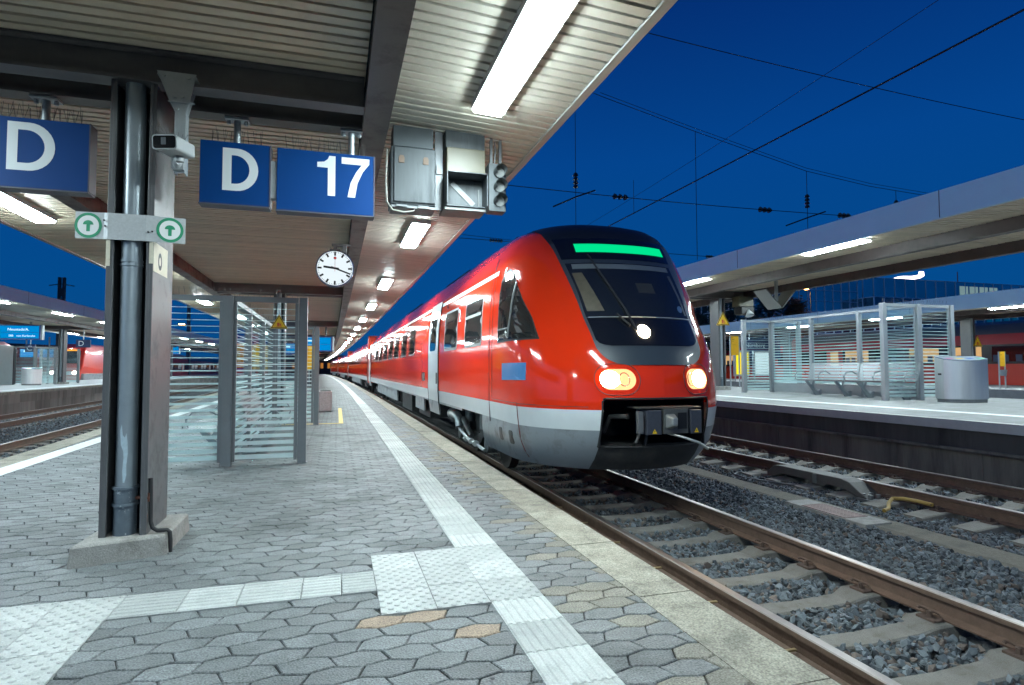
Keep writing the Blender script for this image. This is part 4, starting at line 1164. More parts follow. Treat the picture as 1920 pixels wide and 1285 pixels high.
def front_details(parent):
    # dark hood around the windscreen
    xb = [(1.32, .40), (1.34, .52), (1.38, .60), (1.44, .665), (1.52, .705), (1.74, .735), (2.09, .775), (2.5, .835), (2.86, .885), (3.05, .92), (3.15, .93), (3.24, .93), (3.32, .87)]
    m = MB(); nu = 18
    zs = [1.32, 1.33, 1.345, 1.365, 1.39, 1.42, 1.46, 1.52, 1.62, 1.74, 1.9, 2.09, 2.3, 2.5, 2.7, 2.86, 2.96, 3.05, 3.10, 3.15, 3.20, 3.24, 3.28, 3.32]
    vs = []
    for z in zs:
        b = interp(z, xb)
        for i in range(nu+1): vs.append(fpt(b*(2*i/nu-1), z, .010))
    fs = [(j*(nu+1)+i, j*(nu+1)+i+1, (j+1)*(nu+1)+i+1, (j+1)*(nu+1)+i) for j in range(len(zs)-1) for i in range(nu)]
    m.add(vs, fs)
    for k, (j, _) in enumerate(zip(range(len(zs)-1), zs)):      # upper part is black
        if zs[j] >= 2.96:
            for i in range(nu): m.m[j*nu+i] = 1
    hood = m.build('front_hood', [M_HOOD, M_ROOFB], parent, smooth=True)
    def sheet(name, zs, xw, off, mt, par, nu=14, smooth=True):
        m = MB(); vs = []
        for z in zs:
            b0, b1 = xw(z)
            for i in range(nu+1): vs.append(fpt(b0+(b1-b0)*i/nu, z, off))
        m.add(vs, [(j*(nu+1)+i, j*(nu+1)+i+1, (j+1)*(nu+1)+i+1, (j+1)*(nu+1)+i) for j in range(len(zs)-1) for i in range(nu)])
        return m.build(name, mt, par, smooth=smooth)
    xg = [(1.545, .50), (1.56, .58), (1.58, .63), (1.62, .665), (1.9, .70), (2.27, .74), (2.62, .76), (2.95, .80)]
    xr = lambda z: interp(z, xg)-interp(z, [(1.545, .02), (1.62, .0), (1.9, .02), (2.3, .055), (2.64, .10), (3.0, .13)])
    xl_ = lambda z: -interp(z, xg)-interp(z, [(1.545, .04), (1.62, .025), (2.3, .02), (2.64, .045), (3.0, .05)])
    sheet('lower_panel', [1.545, 1.56, 1.58, 1.62, 1.7, 1.8, 1.895], lambda z: (xl_(z), xr(z)), .016, M_TBLACK, hood)
    ws = sheet('windscreen', lin(1.905, 2.64, 8), lambda z: (xl_(z), xr(z)), .016, M_TGLASS, parent)
    sheet('sun_blind', [2.555, 2.59, 2.625], lambda z: (-.74, .60), .019, mat('blind_grey', (.15, .17, .18), .4), ws)
    sheet('painted_cab_light', lin(1.98, 2.50, 5), lambda z: (-.70-.06*(z-2)/.5, -.685+.16*(2.56-z)/.6+.02), .018, mat('cab_beige', (.11, .092, .06), .5, var=.3, vs=9), ws, nu=4)  # yellowish interior light of the cab, painted as a beige sheet on the glass
    sheet('far_cab_post', lin(1.95, 2.5, 5), lambda z: (.55+.07*(2.5-z)/.5, .60+.05*(2.5-z)/.5), .018, mat('cab_grey', (.07, .08, .085), .4), ws, nu=3)
    sheet('paper_note', [2.22, 2.28, 2.36], lambda z: (-.02, .22), .018, mat('cab_note', (.03, .032, .033), .6), ws, nu=4)
    m = MB(); patch(m, fpt, [(.56+.045*math.cos(rad(a)), 2.03+.045*math.sin(rad(a))) for a in range(0, 360, 20)], .020); m.build('round_sticker', mat('sticker_blue', (.01, .09, .24), .4), ws)
    m = MB(); m.tube([fpt(x, 1.90, .02) for x in lin(-.70, .70, 15)], .005, 5); m.build('glass_seam', mat('seam_pale', (.42, .44, .44), .4), hood)
    disp = sheet('destination_display', [2.80, 2.86, 2.925], lambda z: (-.645, .635), .019, emit('display_green', (.0, .62, .22), 1.05), parent, smooth=True)
    sheet('display_window', [2.70, 2.75, 2.80, 2.86, 2.925, 2.98, 3.02], lambda z: (-.83-.1*(z-2.7), .70+.06*(z-2.7)), .0135, M_TBLACK, hood)
    for pts in ([(-.52, 2.74), (-.45, 2.5), (-.28, 2.0), (-.235, 1.78), (-.20, 1.70)], [(-.39, 1.93), (-.33, 1.84), (-.28, 1.78)]):
        m = MB(); m.tube([fpt(u, v, .045) for u, v in pts], .013, 6); m.build('wiper', M_RUBBER, parent, smooth=True)
    # head lamps
    warm = emit('head_light', (1.0, .80, .52), 90.); glow = emit('lamp_reflector', (1.0, .50, .22), 1.5)
    for s in (-1, 1):
        pl = dense(rrect(s*.53-.24, s*.53+.24, .975, 1.335, .17, 8), .05)
        h_ = MB(); h_.tube([fpt(u, v, .0035) for u, v in pl+pl[:1]], .006, 5); rim = h_.build('headlight_seam', mat('seam_dark', (.14, .02, .015), .5), parent)
        m = MB(); patch(m, fpt, rrect(s*.53-.19, s*.53+.19, 1.035, 1.275, .115, 8), .006)
        hl = m.build('headlight', [glow], parent, smooth=True)
        cx = s*.53+(-.085 if s < 0 else .02)
        m = MB(); patch(m, fpt, [(cx+(.10 if s < 0 else .125)*math.cos(rad(a)), 1.155+.10*math.sin(rad(a))) for a in range(0, 360, 15)], .012); m.build('bulb', warm, hl, smooth=True)
        m = MB(); c2 = s*.53+(.065 if s < 0 else -.13)
        m.tube([fpt(c2+.055*math.cos(rad(a)), 1.155+.075*math.sin(rad(a)), .010) for a in range(0, 361, 20)], .007, 5); m.build('reflector_ring', mat('chrome_warm', (.75, .5, .35), .25, metal=.8), hl)
    m = MB(); patch(m, fpt, [(-.13+.075*math.cos(rad(a)), 1.715+.075*math.sin(rad(a))) for a in range(0, 360, 15)], .030); m.build('headlight', emit('head_light', (1.0, .80, .52), 90.), parent, smooth=True)

def side_window(parent, side, y0, y1, z0, z1, vent=False):
    m = MB(); patch(m, lambda u, v, o: spt(side, u, v, o), dense(rrect(y0-.045, y1+.045, z0-.045, z1+.045, .10), .3), .006)
    f = m.build('window_frame', mat('window_frame', (.16, .17, .175), .35, metal=.4), parent)
    m = MB(); patch(m, lambda u, v, o: spt(side, u, v, o), dense(rrect(y0, y1, z0, z1, .08), .3), .010)
    m.build('pane', M_TGLASS, f)
    if vent:
        m = MB(); band(m, side, y0+.01, y1-.01, z0+.45, z0+.50, .016, n=3); m.build('vent_bar', mat('window_frame', (.2, .2, .2), .3), f)
def door(parent, side, y0, y1):
    m = MB()
    vs = []; ys = [y0, y0+.02, y1-.02, y1]; zs = [.27, .56, .80, 1.2, 1.7, 2.2, 2.6, 2.79]
    for i, y in enumerate(ys):
        for z in zs: vs.append(spt(side, y, z, -.01 if i in (0, 3) else .018))
    k = len(zs); fs = [(i*k+j, i*k+j+1, (i+1)*k+j+1, (i+1)*k+j) for i in range(3) for j in range(k-1)]
    mi = [1 if zs[j+1] <= .57 else 0 for i in range(3) for j in range(k-1)]
    b = len(m.v); m.v += vs; m.f += fs; m.m += mi; m.t += [.5]*len(fs)
    d_ = m.build('door', [M_TWHITE, M_TGREY], parent)
    m = MB(); patch(m, lambda u, v, o: spt(side, u, v, o), dense(rrect(y0+.32, y1-.25, 1.70, 2.52, .12), .3), .026); m.build('door_pane', M_TGLASS, d_)
    for y in (y0-.015, y1+.015):
        m = MB(); m.tube([spt(side, y, z, .012) for z in zs], .012, 5); m.build('door_seal', M_RUBBER, d_)
    m = MB(); m.tube([spt(side, y0+.12, z, .03) for z in (.95, 1.2)], .012, 6); m.build('handle', M_RUBBER, d_)
def car_body(parent, Y0, Y1, z0=.52):
    m = MB(); zs = [z0]+[z for z in ZL if z > .53]; ys = lin(Y0, Y1, 12)
    ring = [(-interp(z, WT), z) for z in zs]+[(interp(z, WT), z) for z in reversed(zs)]
    k = len(ring); vs = [(XC+x, y, z) for y in ys for x, z in ring]; fs = []; mi = []
    for i in range(len(ys)-1):
        for j in range(k):
            fs.append((i*k+j, i*k+(j+1) % k, (i+1)*k+(j+1) % k, (i+1)*k+j))
            zc = (ring[j][1]+ring[(j+1) % k][1])/2; mi.append(3 if j == k-1 else zmat(zc))
    fs += [tuple(range(k-1, -1, -1)), tuple((len(ys)-1)*k+q for q in range(k))]; mi += [3, 3]
    m.v = vs; m.f = fs; m.m = mi; m.t = [.5]*len(fs)
    m.build('body', [M_RED, M_TWHITE, M_TGREY, M_UNDER], parent, smooth=True, sharp=40)
def bogie(parent, yc, full=True):
    z0 = RZ
    m = MB()
    for s in (-1, 1):
        x = XC+s*1.02
        m.prism([(-1.7, .42), (-1.5, .58), (-.5, .55), (-.35, .40), (.35, .40), (.5, .55), (1.5, .58), (1.7, .42), (1.5, .38), (.6, .36), (.4, .22), (-.4, .22), (-.6, .36), (-1.5, .38)], lambda u, v, a: (x+a, yc+u, z0+v+.12), -.07, .07)
    m.box(XC-1.0, XC+1.0, yc-.3, yc+.3, z0+.45, z0+.85)
    b = m.build('bogie_frame', M_UNDER, parent, bevel=.01)
    for dy in (-1.1, 1.1):
        m = MB()
        for s in (-1, 1):
            m.cyl((XC+s*.68, yc+dy, z0+.40), (XC+s*.82, yc+dy, z0+.40), .40, n=32)
            m.cyl((XC+s*.82, yc+dy, z0+.40), (XC+s*.835, yc+dy, z0+.40), .3, .22, n=24)
        m.cyl((XC-.8, yc+dy, z0+.4), (XC+.8, yc+dy, z0+.4), .08, n=12)
        m.build('wheelset', mat('wheel_steel', (.09, .085, .08), .5, metal=.5, var=.2, vs=12), b, smooth=True)
        for s in (-1, 1):
            m = MB(); m.cyl((XC+s*.98, yc+dy, z0+.42), (XC+s*1.16, yc+dy, z0+.42), .15, n=16); m.box(XC+s*1.07-.06, XC+s*1.07+.06, yc+dy-.2, yc+dy+.2, z0+.36, z0+.5); m.build('axle_box', M_UNDERG if full else M_UNDER, b, bevel=.01)
    for s in (-1, 1):
        m = MB()
        for dy in (-.6, .6):
            m = MB(); m.cyl((XC+s*1.05, yc+dy, z0+.62), (XC+s*1.05, yc+dy, z0+.9), .10, n=14); m.build('spring', M_UNDERG, b, smooth=True)
        m = MB(); m.cyl((XC+s*1.18, yc-.1, z0+.45), (XC+s*1.2, yc+.55, z0+.72), .05, n=12)
        m.build('damper', M_UNDERG, b, smooth=True)
def pictogram(parent):
    m = MB(); y0, y1, z0, z1 = 14.98, 15.55, .98, 1.20
    band(m, -1, y0, y1, z0, z1, .006, 0, 2)
    for a in (0, .2):
        m.add([spt(-1, y1-.12-a, z0+.02, .009), spt(-1, y1-.17-a, z0+.02, .009), spt(-1, y1-.32-a, z1-.02, .009), spt(-1, y1-.27-a, z1-.02, .009)], [(0, 1, 2, 3)], 1)
    m.build('side_panel_mark', [M_TBLACK, M_TWHITE], parent)

def build_front_car():
    t = thing('railcar', 'leading red diesel railcar with lit headlights and a green blank destination display', 'train', (XC, 6.0, RZ))
    car_nose(t); coupler(t); front_details(t); car_body(t, 10.6, 39.2)
    cab = [(8.10, 1.68), (8.10, 2.50), (8.02, 2.63), (7.88, 2.655), (7.76, 2.58), (7.2, 1.95), (6.99, 1.68)]
    for side in (-1, 1):
        fn = lambda u, v, o: spt(side, u, v, o)
        m = MB(); patch(m, fn, dense([(7.62+(u-7.62)*1.06, 2.1+(v-2.1)*1.06) for u, v in cab], .15), .006); f = m.build('cab_window_frame', M_RUBBER, t)
        m = MB(); patch(m, fn, dense(cab, .15), .011); m.build('cab_pane', M_TGLASS, f)
        m = MB(); m.tube([fn(7.62, z, .014) for z in lin(1.70, 2.46, 8)], .016, 6); m.tube([fn(y, 1.83, .014) for y in lin(7.64, 8.08, 4)], .012, 6); m.build('window_bar', mat('window_frame', (.16, .17, .17), .35), f, smooth=True)
        m = MB(); patch(m, fn, dense([(7.08, 1.14), (7.9, 1.13), (7.9, 1.36), (7.10, 1.36)], .15), .005); m.build('blue_panel', mat('panel_blue', (.008, .16, .42), .35, coat=.3), t)
        # joints between body shell and nose
        m = MB(); m.tube([fn(8.60, z, .002) for z in lin(.50, 2.95, 16)], .006, 5); m.tube([fn(8.44, z, .002) for z in lin(.86, 2.75, 14)], .004, 5)
        m.tube([fn(y, .84, .002) for y in lin(7.28, 8.44, 10)], .004, 5); m.tube([fn(7.28+.0*z, z, .002) for z in lin(.84, .14, 8)], .006, 5)
        m.tube([fn(y, .835, .002) for y in lin(6.32, 7.28, 10)], .004, 5)
        m.build('shell_seam', mat('seam_dark', (.1, .02, .015), .5), t)
        m = MB(); patch(m, fn, dense(rrect(7.50, 7.66, .28, .46, .04), .1), .004); m.build('step_hole', M_BLACK, t)
        m = MB(); patch(m, fn, dense(rrect(7.98, 8.14, .28, .46, .04), .1), .004); m.build('step_hole', M_BLACK, t)
        side_window(t, side, 9.12, 10.30, 1.70, 2.42, True); side_window(t, side, 11.05, 12.28, 1.70, 2.42)
        for a, b in ((17.0, 18.2), (19.0, 20.4), (21.2, 22.8), (23.5, 25.1), (25.8, 27.6), (28.5, 30.2), (31.2, 33.2)): side_window(t, side, a, b, 1.72, 2.42)
        door(t, side, 13.0, 14.35); door(t, side, 36.6, 38.3)
        m = MB(); band(m, side, 8.02, 12.95, 2.66, 2.735, .004, n=12); band(m, side, 14.4, 36.5, 2.70, 2.77, .004, n=14); m.build('white_stripe', M_TWHITE, t)
        for a, b, z0 in ((15.2, 17.2, .02), (18.8, 21.4, -.05), (21.9, 23.2, .08), (24, 28.5, .0)):
            m = MB(); m.box(XC+side*.7-.55, XC+side*.7+.55, a, b, z0, .515); m.build('equipment_box', M_UNDER, t, bevel=.015)
        for a, b, z0 in ((22.0, 31.5, .12), (15.4, 17.0, .2)):
            m = MB(); m.box(XC+side*1.36-.02, XC+side*1.36+.02, a, b, z0, .515); m.build('skirt_panel', mat('skirt_panel_grey', (.24, .26, .27), .45, var=.15, vs=3, dirt=(.1, .1, .1), dscale=3), t)
    bogie(t, 10.9); bogie(t, 34.0)
    m = MB(); x = XC-1.25
    m.tube([(x, 12.4, .36), (x-.04, 12.1, .36), (x-.04, 11.65, .36), (x-.03, 11.5, .30), (x-.02, 11.45, .15)], .085, 14); m.cyl((x-.04, 12.1, .36), (x-.04, 12.16, .36), .10, n=14)
    m.tube([(x-.02, 11.5, .12), (x, 11.1, .02), (x, 10.7, -.04), (x+.02, 10.2, -.06), (x+.05, 9.75, -.1)], .03, 8)
    for y in (10.9, 10.5, 10.15): m.cyl((x, y, -.03), (x, y+.12, -.04), .055, n=10)
    m.build('exhaust_pipe', mat('pipe_metal', (.34, .37, .38), .4, metal=.6, var=.15, vs=10), t, smooth=True)
    M_ = Matrix(((0, 0, -1, XC-1.426), (-1, 0, 0, 10.74), (0, 1, 0, 2.16), (0, 0, 0, 1)))
    textmesh('class_numeral', '2', .34, M_WHITE, t, M_, .004, 'CENTER')
    M_ = Matrix(((0, 0, -1, XC-1.40), (-1, 0, 0, 12.05), (0, 1, 0, 2.53), (0, 0, 0, 1)))
    textmesh('seat_numeral', '9', .12, mat('numeral_dark', (.2, .01, .01), .5), t, M_, .012, 'CENTER')
    pictogram(t)
    m = MB(); m.box(XC-.5, XC+.5, 14, 17, 3.52, 3.72); m.box(XC-.5, XC+.5, 22, 26, 3.52, 3.74); m.cyl((XC-.55, 9.9, 3.45), (XC-.55, 9.9, 3.62), .05, n=8); m.build('roof_unit', M_UNDER, t, bevel=.03)
    t.rotation_euler = (0, 0, .0081)
    return t
build_front_car()

def build_trailer(label):
    t = thing('railcar', label, 'train', (XC, 0, RZ), 'red railcars coupled behind the leading one')
    car_body(t, .5, 33.2)
    side = -1
    door(t, side, 1.4, 3.1); door(t, side, 30.6, 32.3)
    for k in range(11): side_window(t, side, 4.4+2.35*k, 5.9+2.35*k, 1.72, 2.42)
    m = MB(); band(m, side, 3.2, 30.5, 2.70, 2.77, .004, n=14); m.build('white_stripe', M_TWHITE, t)
    for a, b in ((8, 12), (13, 17), (18, 24)):
        m = MB(); m.box(XC-1.3, XC-.3, a, b, .0, .515); m.build('equipment_box', M_UNDER, t)
    m = MB(); m.box(XC-1.37, XC-1.33, 9, 23, .12, .515); m.build('skirt_panel', mat('skirt_panel_grey', (.24, .26, .27), .45), t)
    m = MB(); m.box(XC-1.38, XC+1.38, -.35, .45, .4, 3.45); m.build('gangway_bellows', mat('bellows_red', (.55, .05, .02), .6), t)
    bogie(t, 5.2, False); bogie(t, 28.2, False)
    return t
tr = build_trailer('second red railcar, coupled behind the leading one along the platform')
for k in range(3):
    y = 39.75+34.2*k
    lab = ['second red railcar, coupled behind the leading one along the platform', 'third red railcar of the train beside the far platform', 'last red railcar of the train at the far end of the platform'][k]
    o = tr if k == 0 else dup(tr, None, lab)
    o.location = (XC+bend(y)+.0, y, RZ)
    o.rotation_euler = (0, 0, .00036*(y+17))
# ---------------------------------------------------------------- glass shelters, benches, bins
def pane(m, a, b, z0, z1, stripes=True):
    """striped glass between plan points a and b"""
    ax, ay = a; bx_, by = b; d = Vector((bx_-ax, by-ay, 0)); L = d.length; d /= L; n = Vector((-d.y, d.x, 0))
    def slab(s0, s1, za, zb, th, mi):
        vs = []
        for z in (za, zb):
            for s, o in ((s0, -th), (s1, -th), (s1, th), (s0, th)):
                p = Vector((ax, ay, z))+d*s+n*o; vs.append(tuple(p))
        m.add(vs, [(0, 3, 2, 1), (4, 5, 6, 7), (0, 1, 5, 4), (1, 2, 6, 5), (2, 3, 7, 6), (3, 0, 4, 7)], mi)
    slab(.0, L, z0, z1, .005, 0)
    if stripes:
        H = z1-z0; z = z0+.02; i = 0
        while z < z1-.05:
            f = (z-z0)/H
            th = .009+.052*max(0, (.8-f)/.8)**1.4; gap = .084-th+.012*(.8-f)
            for s in (-1, 1):
                vs = []
                for zz in (z, min(z+th, z1-.02)):
                    for q in (0, L): vs.append(tuple(Vector((ax, ay, zz))+d*q+n*(s*.0065)))
                m.add(vs, [(0, 1, 3, 2)], 1)
                break
            z += th+gap
def post(t, x, y, z0, z1, w, name='post', m_=None):
    m = MB(); m.box(x-w/2, x+w/2, y-w/2, y+w/2, z0, z1); return m.build(name, m_ or M_GREYP, t, bevel=.004)
def shelter(label, x, y0, y1, z, hw, H, mt, spine_posts, open_top=False, stickers=True, low=0.0, endw=.11):
    t = thing('glass_shelter', label, 'shelter', (x, (y0+y1)/2, z))
    for y in (y0, y1):
        for s, dx in ((-1, -hw), (0, 0), (1, hw)):
            p = post(t, x+dx, y, z, z+H, endw if s else endw+.02, 'post', mt)
            q = MB(); q.box(x+dx-.07, x+dx+.07, y-.07, y+.07, z-.01, z+.012); q.build('foot_plate', mt, p)
        for s in (-1, 1):
            m = MB(); a = (x+s*.085, y); b = (x+s*(hw-.085), y)
            pane(m, a, b, z+.06, z+H-.09); m.build('glass_pane', [M_GLASS, M_FROST], t)
            m = MB(); m.box(min(a[0], b[0])-.02, max(a[0], b[0])+.02, y-.03, y+.03, z+H-.075, z+H-.003); m.build('top_rail', mt, t)
            for xx in (a[0]+s*.0, b[0]):
                m = MB(); m.box(xx-.022, xx+.022, y-.022, y+.022, z+.05, z+H-.08); m.build('glazing_bar', mt, t)
    for yp in spine_posts: post(t, x, yp, z, z+H-.02, .10, 'post', mt)
    yy = [y0]+list(spine_posts)+[y1]
    for a, b in zip(yy, yy[1:]):
        m = MB(); pane(m, (x, a+.07), (x, b-.07), z+max(.06, low), z+H-.09); m.build('glass_pane', [M_GLASS, M_FROST], t)
        if low:
            m = MB(); m.box(x-.012, x+.012, a+.06, b-.06, z+.03, z+low-.01); m.build('lower_panel', M_POSTR, t)
    m = MB(); m.box(x-.045, x+.045, y0+.07, y1-.07, z+H-.075, z+H-.002); m.build('top_rail', mt, t)
    sp = MB()
    for y in (y0, y1):
        for i in range(int(hw*2/.07)):
            for k in range(2): sp.cyl((x-hw+.07*i, y, z+H), (x-hw+.07*i+R.uniform(-.03, .03), y+R.uniform(-.04, .04), z+H+.11), .0012, n=3, caps=False)
    for i in range(1, int((y1-y0)/.09)): sp.cyl((x, y0+.09*i, z+H), (x+R.uniform(-.05, .05), y0+.09*i, z+H+.11), .0012, n=3, caps=False)
    sp.build('bird_spikes', mat('spike_wire', (.16, .15, .14), .5, metal=.7), t)
    return t
shelter('grey framed glass shelter with frosted stripes right behind the near post', -1.40, 8.62, 14.35, 0, .95, 2.27, M_GREYP, [10.5, 12.4])
shelter('aluminium framed glass shelter with two benches on the right platform', 13.75, 11.0, 16.1, .5, 1.10, 2.36, M_POSTR, [12.7, 14.4], low=.32)
shelter('glass shelter on the left platform beside the steel waste bin', -18.0, 43.5, 46.9, .37, 1.1, 2.36, M_GREYP, [45.2])

def perf(m, fn, nu, nv, hole=.36):
    """perforated sheet: fn(u, v) with u, v in 0..1; each cell is a square frame around an opening"""
    vs = []; fs = []
    for i in range(nu):
        for j in range(nv):
            b = len(vs)
            for s in (0, hole/2):
                for (p, q) in ((s, s), (1-s, s), (1-s, 1-s), (s, 1-s)): vs.append(fn((i+p)/nu, (j+q)/nv))
            fs += [(b+k, b+(k+1) % 4, b+4+(k+1) % 4, b+4+k) for k in range(4)]
    m.add(vs, fs)
def bench(label, L, seats, group):
    """perforated metal bench facing -X, local origin at the floor below the seat front"""
    t = thing('bench', label, 'bench', (0, 0, 0), group)
    for k in range(seats):
        y0 = L*k/seats+.01; y1 = L*(k+1)/seats-.01
        m = MB(); perf(m, lambda u, v: (.02+.46*u, y0+(y1-y0)*v, .46-.05*math.sin(u*2.2)), 12, max(6, int((y1-y0)/.036)), .42)
        m.tube([(.02, y0, .46), (.02, y1, .46)], .012, 6); m.build('seat', M_PERF, t)
        m = MB(); perf(m, lambda u, v: (.50+.16*u, y0+(y1-y0)*v, .46+.48*u), 13, max(6, int((y1-y0)/.036)), .42)
        m.tube([(.66, y0, .94), (.66, y1, .94)], .012, 6); m.build('backrest', M_PERF, t)
    for y in (.0, L) if seats < 3 else (.0, L/2, L):
        m = MB(); m.tube([(.10, y, .46), (.06, y, .56), (.14, y, .67), (.34, y, .70), (.50, y, .62)], .014, 6); m.build('armrest', M_PERF, t, smooth=True)
    for y in (L*.2, L*.8):
        m = MB()
        m.prism([(.10, .43), (.18, .43), (.52, .10), (.62, .10), (.62, .0), (.46, .0)], lambda u, v, a: (u, a, v), y-.03, y+.03); m.prism([(.40, .44), (.46, .44), (.36, .22), (.30, .26)], lambda u, v, a: (u, a, v), y-.02, y+.02)
        m.box(.58, .64, y-.05, y+.05, .0, .16); m.build('leg', M_STEEL, t, bevel=.004)
    return t
b1 = bench('perforated metal bench at the far end of the right shelter', 1.75, 3, 'benches in the right shelter')
b1.location = (13.02, 12.55, .5)
dup(b1, (13.02, 14.35-.02, .5), 'perforated metal bench at the near end of the right shelter')
b1['label'] = 'perforated metal bench nearer the front panel of the right shelter'
for o in COL.objects:
    if o.get('label') == 'perforated metal bench at the near end of the right shelter': o['label'] = 'perforated metal bench toward the far end of the right shelter'
# move the pair so that the second starts where the photograph shows it
b1.location = (13.02, 10.85, .5)
bn = [o for o in COL.objects if o.get('label') == 'perforated metal bench toward the far end of the right shelter'][0]; bn.location = (13.02, 12.62, .5)
b2 = bench('perforated metal seats on the track side of the near glass shelter', 2.0, 2, 'seats in the near shelter')
b2.location = (-.72, 11.4, 0); b2.rotation_euler = (0, 0, math.pi)
dup(b2, (-2.1, 9.3, 0), 'perforated metal seats on the left side of the near glass shelter', 0.0)

def waste_bin(label):
    t = thing('waste_bin', label, 'waste bin', (0, 0, 0), 'steel recycling bins')
    front = [(-.56, .25), (-.56, -.06)]+[(.0-.56+.0+u, -.06-.20*math.sin(math.pi*(u/1.12)**.8)) for u in lin(.06, 1.06, 12)]+[(.56, -.06), (.56, .25)]
    m = MB(); n = len(front)
    def zt(y): return .93+.10*(y+.26)/.5
    vs = [(x, y, .08) for x, y in front]+[(x, y, zt(y)) for x, y in front]
    m.add(vs, [(i, (i+1) % n, n+(i+1) % n, n+i) for i in range(n)]); m.build('steel_body', M_STAIN, t, smooth=True, sharp=30)
    m = MB(); fl = [(x*.94, y*.94, z) for z in (0, .081) for x, y in front]; m.add(fl, [(i, (i+1) % n, n+(i+1) % n, n+i) for i in range(n)]); m.build('base', M_UNDERG, t)
    m = MB(); m.add([(x*1.01, y*1.01, zt(y)+.003) for x, y in front]+[(x*1.01, y*1.01, zt(y)+.022) for x, y in front], [(i, (i+1) % n, n+(i+1) % n, n+i) for i in range(n)]+[tuple(range(n, 2*n))])
    lid = m.build('lid', mat('bin_lid', (.20, .25, .30), .4), t)
    for i, c in enumerate(((.45, .12, .28), (.6, .42, .05), (.05, .12, .35), (.05, .30, .14))):
        m = MB(); x = -.40+.26*i; m.add([(x-.09, -.12, zt(-.12)+.024), (x+.09, -.12, zt(-.12)+.024), (x+.09, .03, zt(.03)+.024), (x-.09, .03, zt(.03)+.024)], [(0, 1, 2, 3)])
        m.build('colour_mark', mat('bin_colour_%d' % i, c, .5), lid)
    m = MB(); m.box(-.566, -.55, .02, .13, .62, .66); m.build('lock_slot', M_BLACK, t)
    return t
wb = waste_bin('curved stainless steel recycling bin in front of the right shelter'); wb.location = (13.65, 9.85, .5); wb.rotation_euler = (0, 0, rad(-20)); wb.scale = (.86, 1, 1)
dup(wb, (-17.45, 41.8, .37), 'stainless steel recycling bin beside the shelter on the left platform', rad(18))

# ---------------------------------------------------------------- small signs, boards, displays
def tri_sign(label, x, y, z, s, yaw=0., par_label=None):
    t = thing('warning_sign', label, 'warning sign', (x, y, z), 'yellow triangular warning signs')
    def tri(k, o, mt, name):
        m = MB(); m.prism([(-s*k, -s*.577*k), (s*k, -s*.577*k), (0, s*1.155*k)], lambda u, v, a: (x+u, y+a, z+v+s*.577), -o, .004); return m.build(name, mt, t, bevel=0)
    tri(1, .001, M_YELSIGN, 'plate'); tri(.92, .0025, M_BLACK, 'black_border'); tri(.78, .004, M_YELSIGN, 'yellow_field')
    m = MB(); c = z+s*.50
    m.box(x-s*.22, x+s*.05, y-.0055, y-.0042, c-s*.22, c+s*.2); m.box(x-s*.3, x+s*.3, y-.0055, y-.0042, c-s*.32, c-s*.26)
    m.cyl((x+s*.16, y-.0055, c+s*.02), (x+s*.16, y-.0042, c+s*.02), s*.09, n=10)
    m.add([(x+s*.12, y-.0056, c-.04*s), (x+s*.34, y-.0056, c-.2*s), (x+s*.26, y-.0056, c-.24*s), (x+s*.06, y-.0056, c-.12*s)], [(0, 1, 2, 3)])
    m.build('pictogram', mat('picto_orange', (.62, .10, .02), .5), t)
    t.rotation_euler = (0, 0, yaw)
    return t
tri_sign('yellow triangular warning sign stuck on the glass of the near shelter', -.765, 8.60, 1.84, .112)
tri_sign('yellow triangular warning sign on the post of the right platform', 13.52, 18.3, 2.86, .29)
tri_sign('yellow triangular warning sign on the post before the far parked train', 30.2, 21.08, 2.35, .30)

def board(label, x, y, z, w, h, zb, mat_=None, two=True, legs=True):
    t = thing('timetable_board', label, 'timetable board', (x, y, z), 'yellow timetable boards')
    m = MB(); m.box(x-w/2, x+w/2, y-.025, y+.025, zb, zb+h); m.build('yellow_sheet', mat_ or M_YEL, t)
    m = MB()
    for i in range(3): m.box(x-w*.38, x-w*.38+w*(.30, .22, .5)[i], y-.0275, y-.0255, zb+h*(.80, .72, .55)[i], zb+h*(.83, .735, .557)[i])
    m.build('print_lines', mat('print_brown', (.25, .13, .01), .6), t)
    for s in (-1, 1):
        m = MB(); m.cyl((x+s*(w/2+.035), y, z), (x+s*(w/2+.035), y, zb+h), .028, n=12); m.build('leg', M_STEEL, t, smooth=True)
    return t
board('yellow timetable board standing past the near shelter', -.78, 17.4, 0, .44, .66, 1.28)
board('yellow timetable board behind the shelter glass, the wider one on the left', -2.95, 19.6, 0, .42, .75, 1.33)
board('yellow timetable board behind the shelter glass, narrow one between posts', -2.6, 22.5, 0, .30, .80, 1.38)
board('yellow timetable board on the right platform between post and shelter', 15.75, 20.6, .5, .36, .78, 1.83)
bt = board('yellow timetable board with a small basket before the far parked train', 27.0, 17.9, .4, .28, .62, 1.35)
m = MB(); m.cyl((27.0, 17.85, .95), (27.0, 17.85, 1.2), .10, .13, n=12); m.build('litter_basket', M_STEEL, bt)
m = MB(); m.box(26.97, 27.03, 17.88, 17.95, 1.0, 1.1)
# concrete planter
t = thing('planter', 'speckled exposed aggregate concrete block at the foot of the timetable board', 'planter', (-.30, 18.9, 0))
m = MB(); m.box(-.52, -.13, 18.6, 19.2, 0, .62); m.build('block', mat('aggregate', (.34, .29, .29), .8, var=.3, vs=35, bump=.6, bs=120), t, bevel=.04)
m = MB(); m.box(-.48, -.17, 18.64, 19.16, .615, .63); m.build('soil', M_JOINT, t)

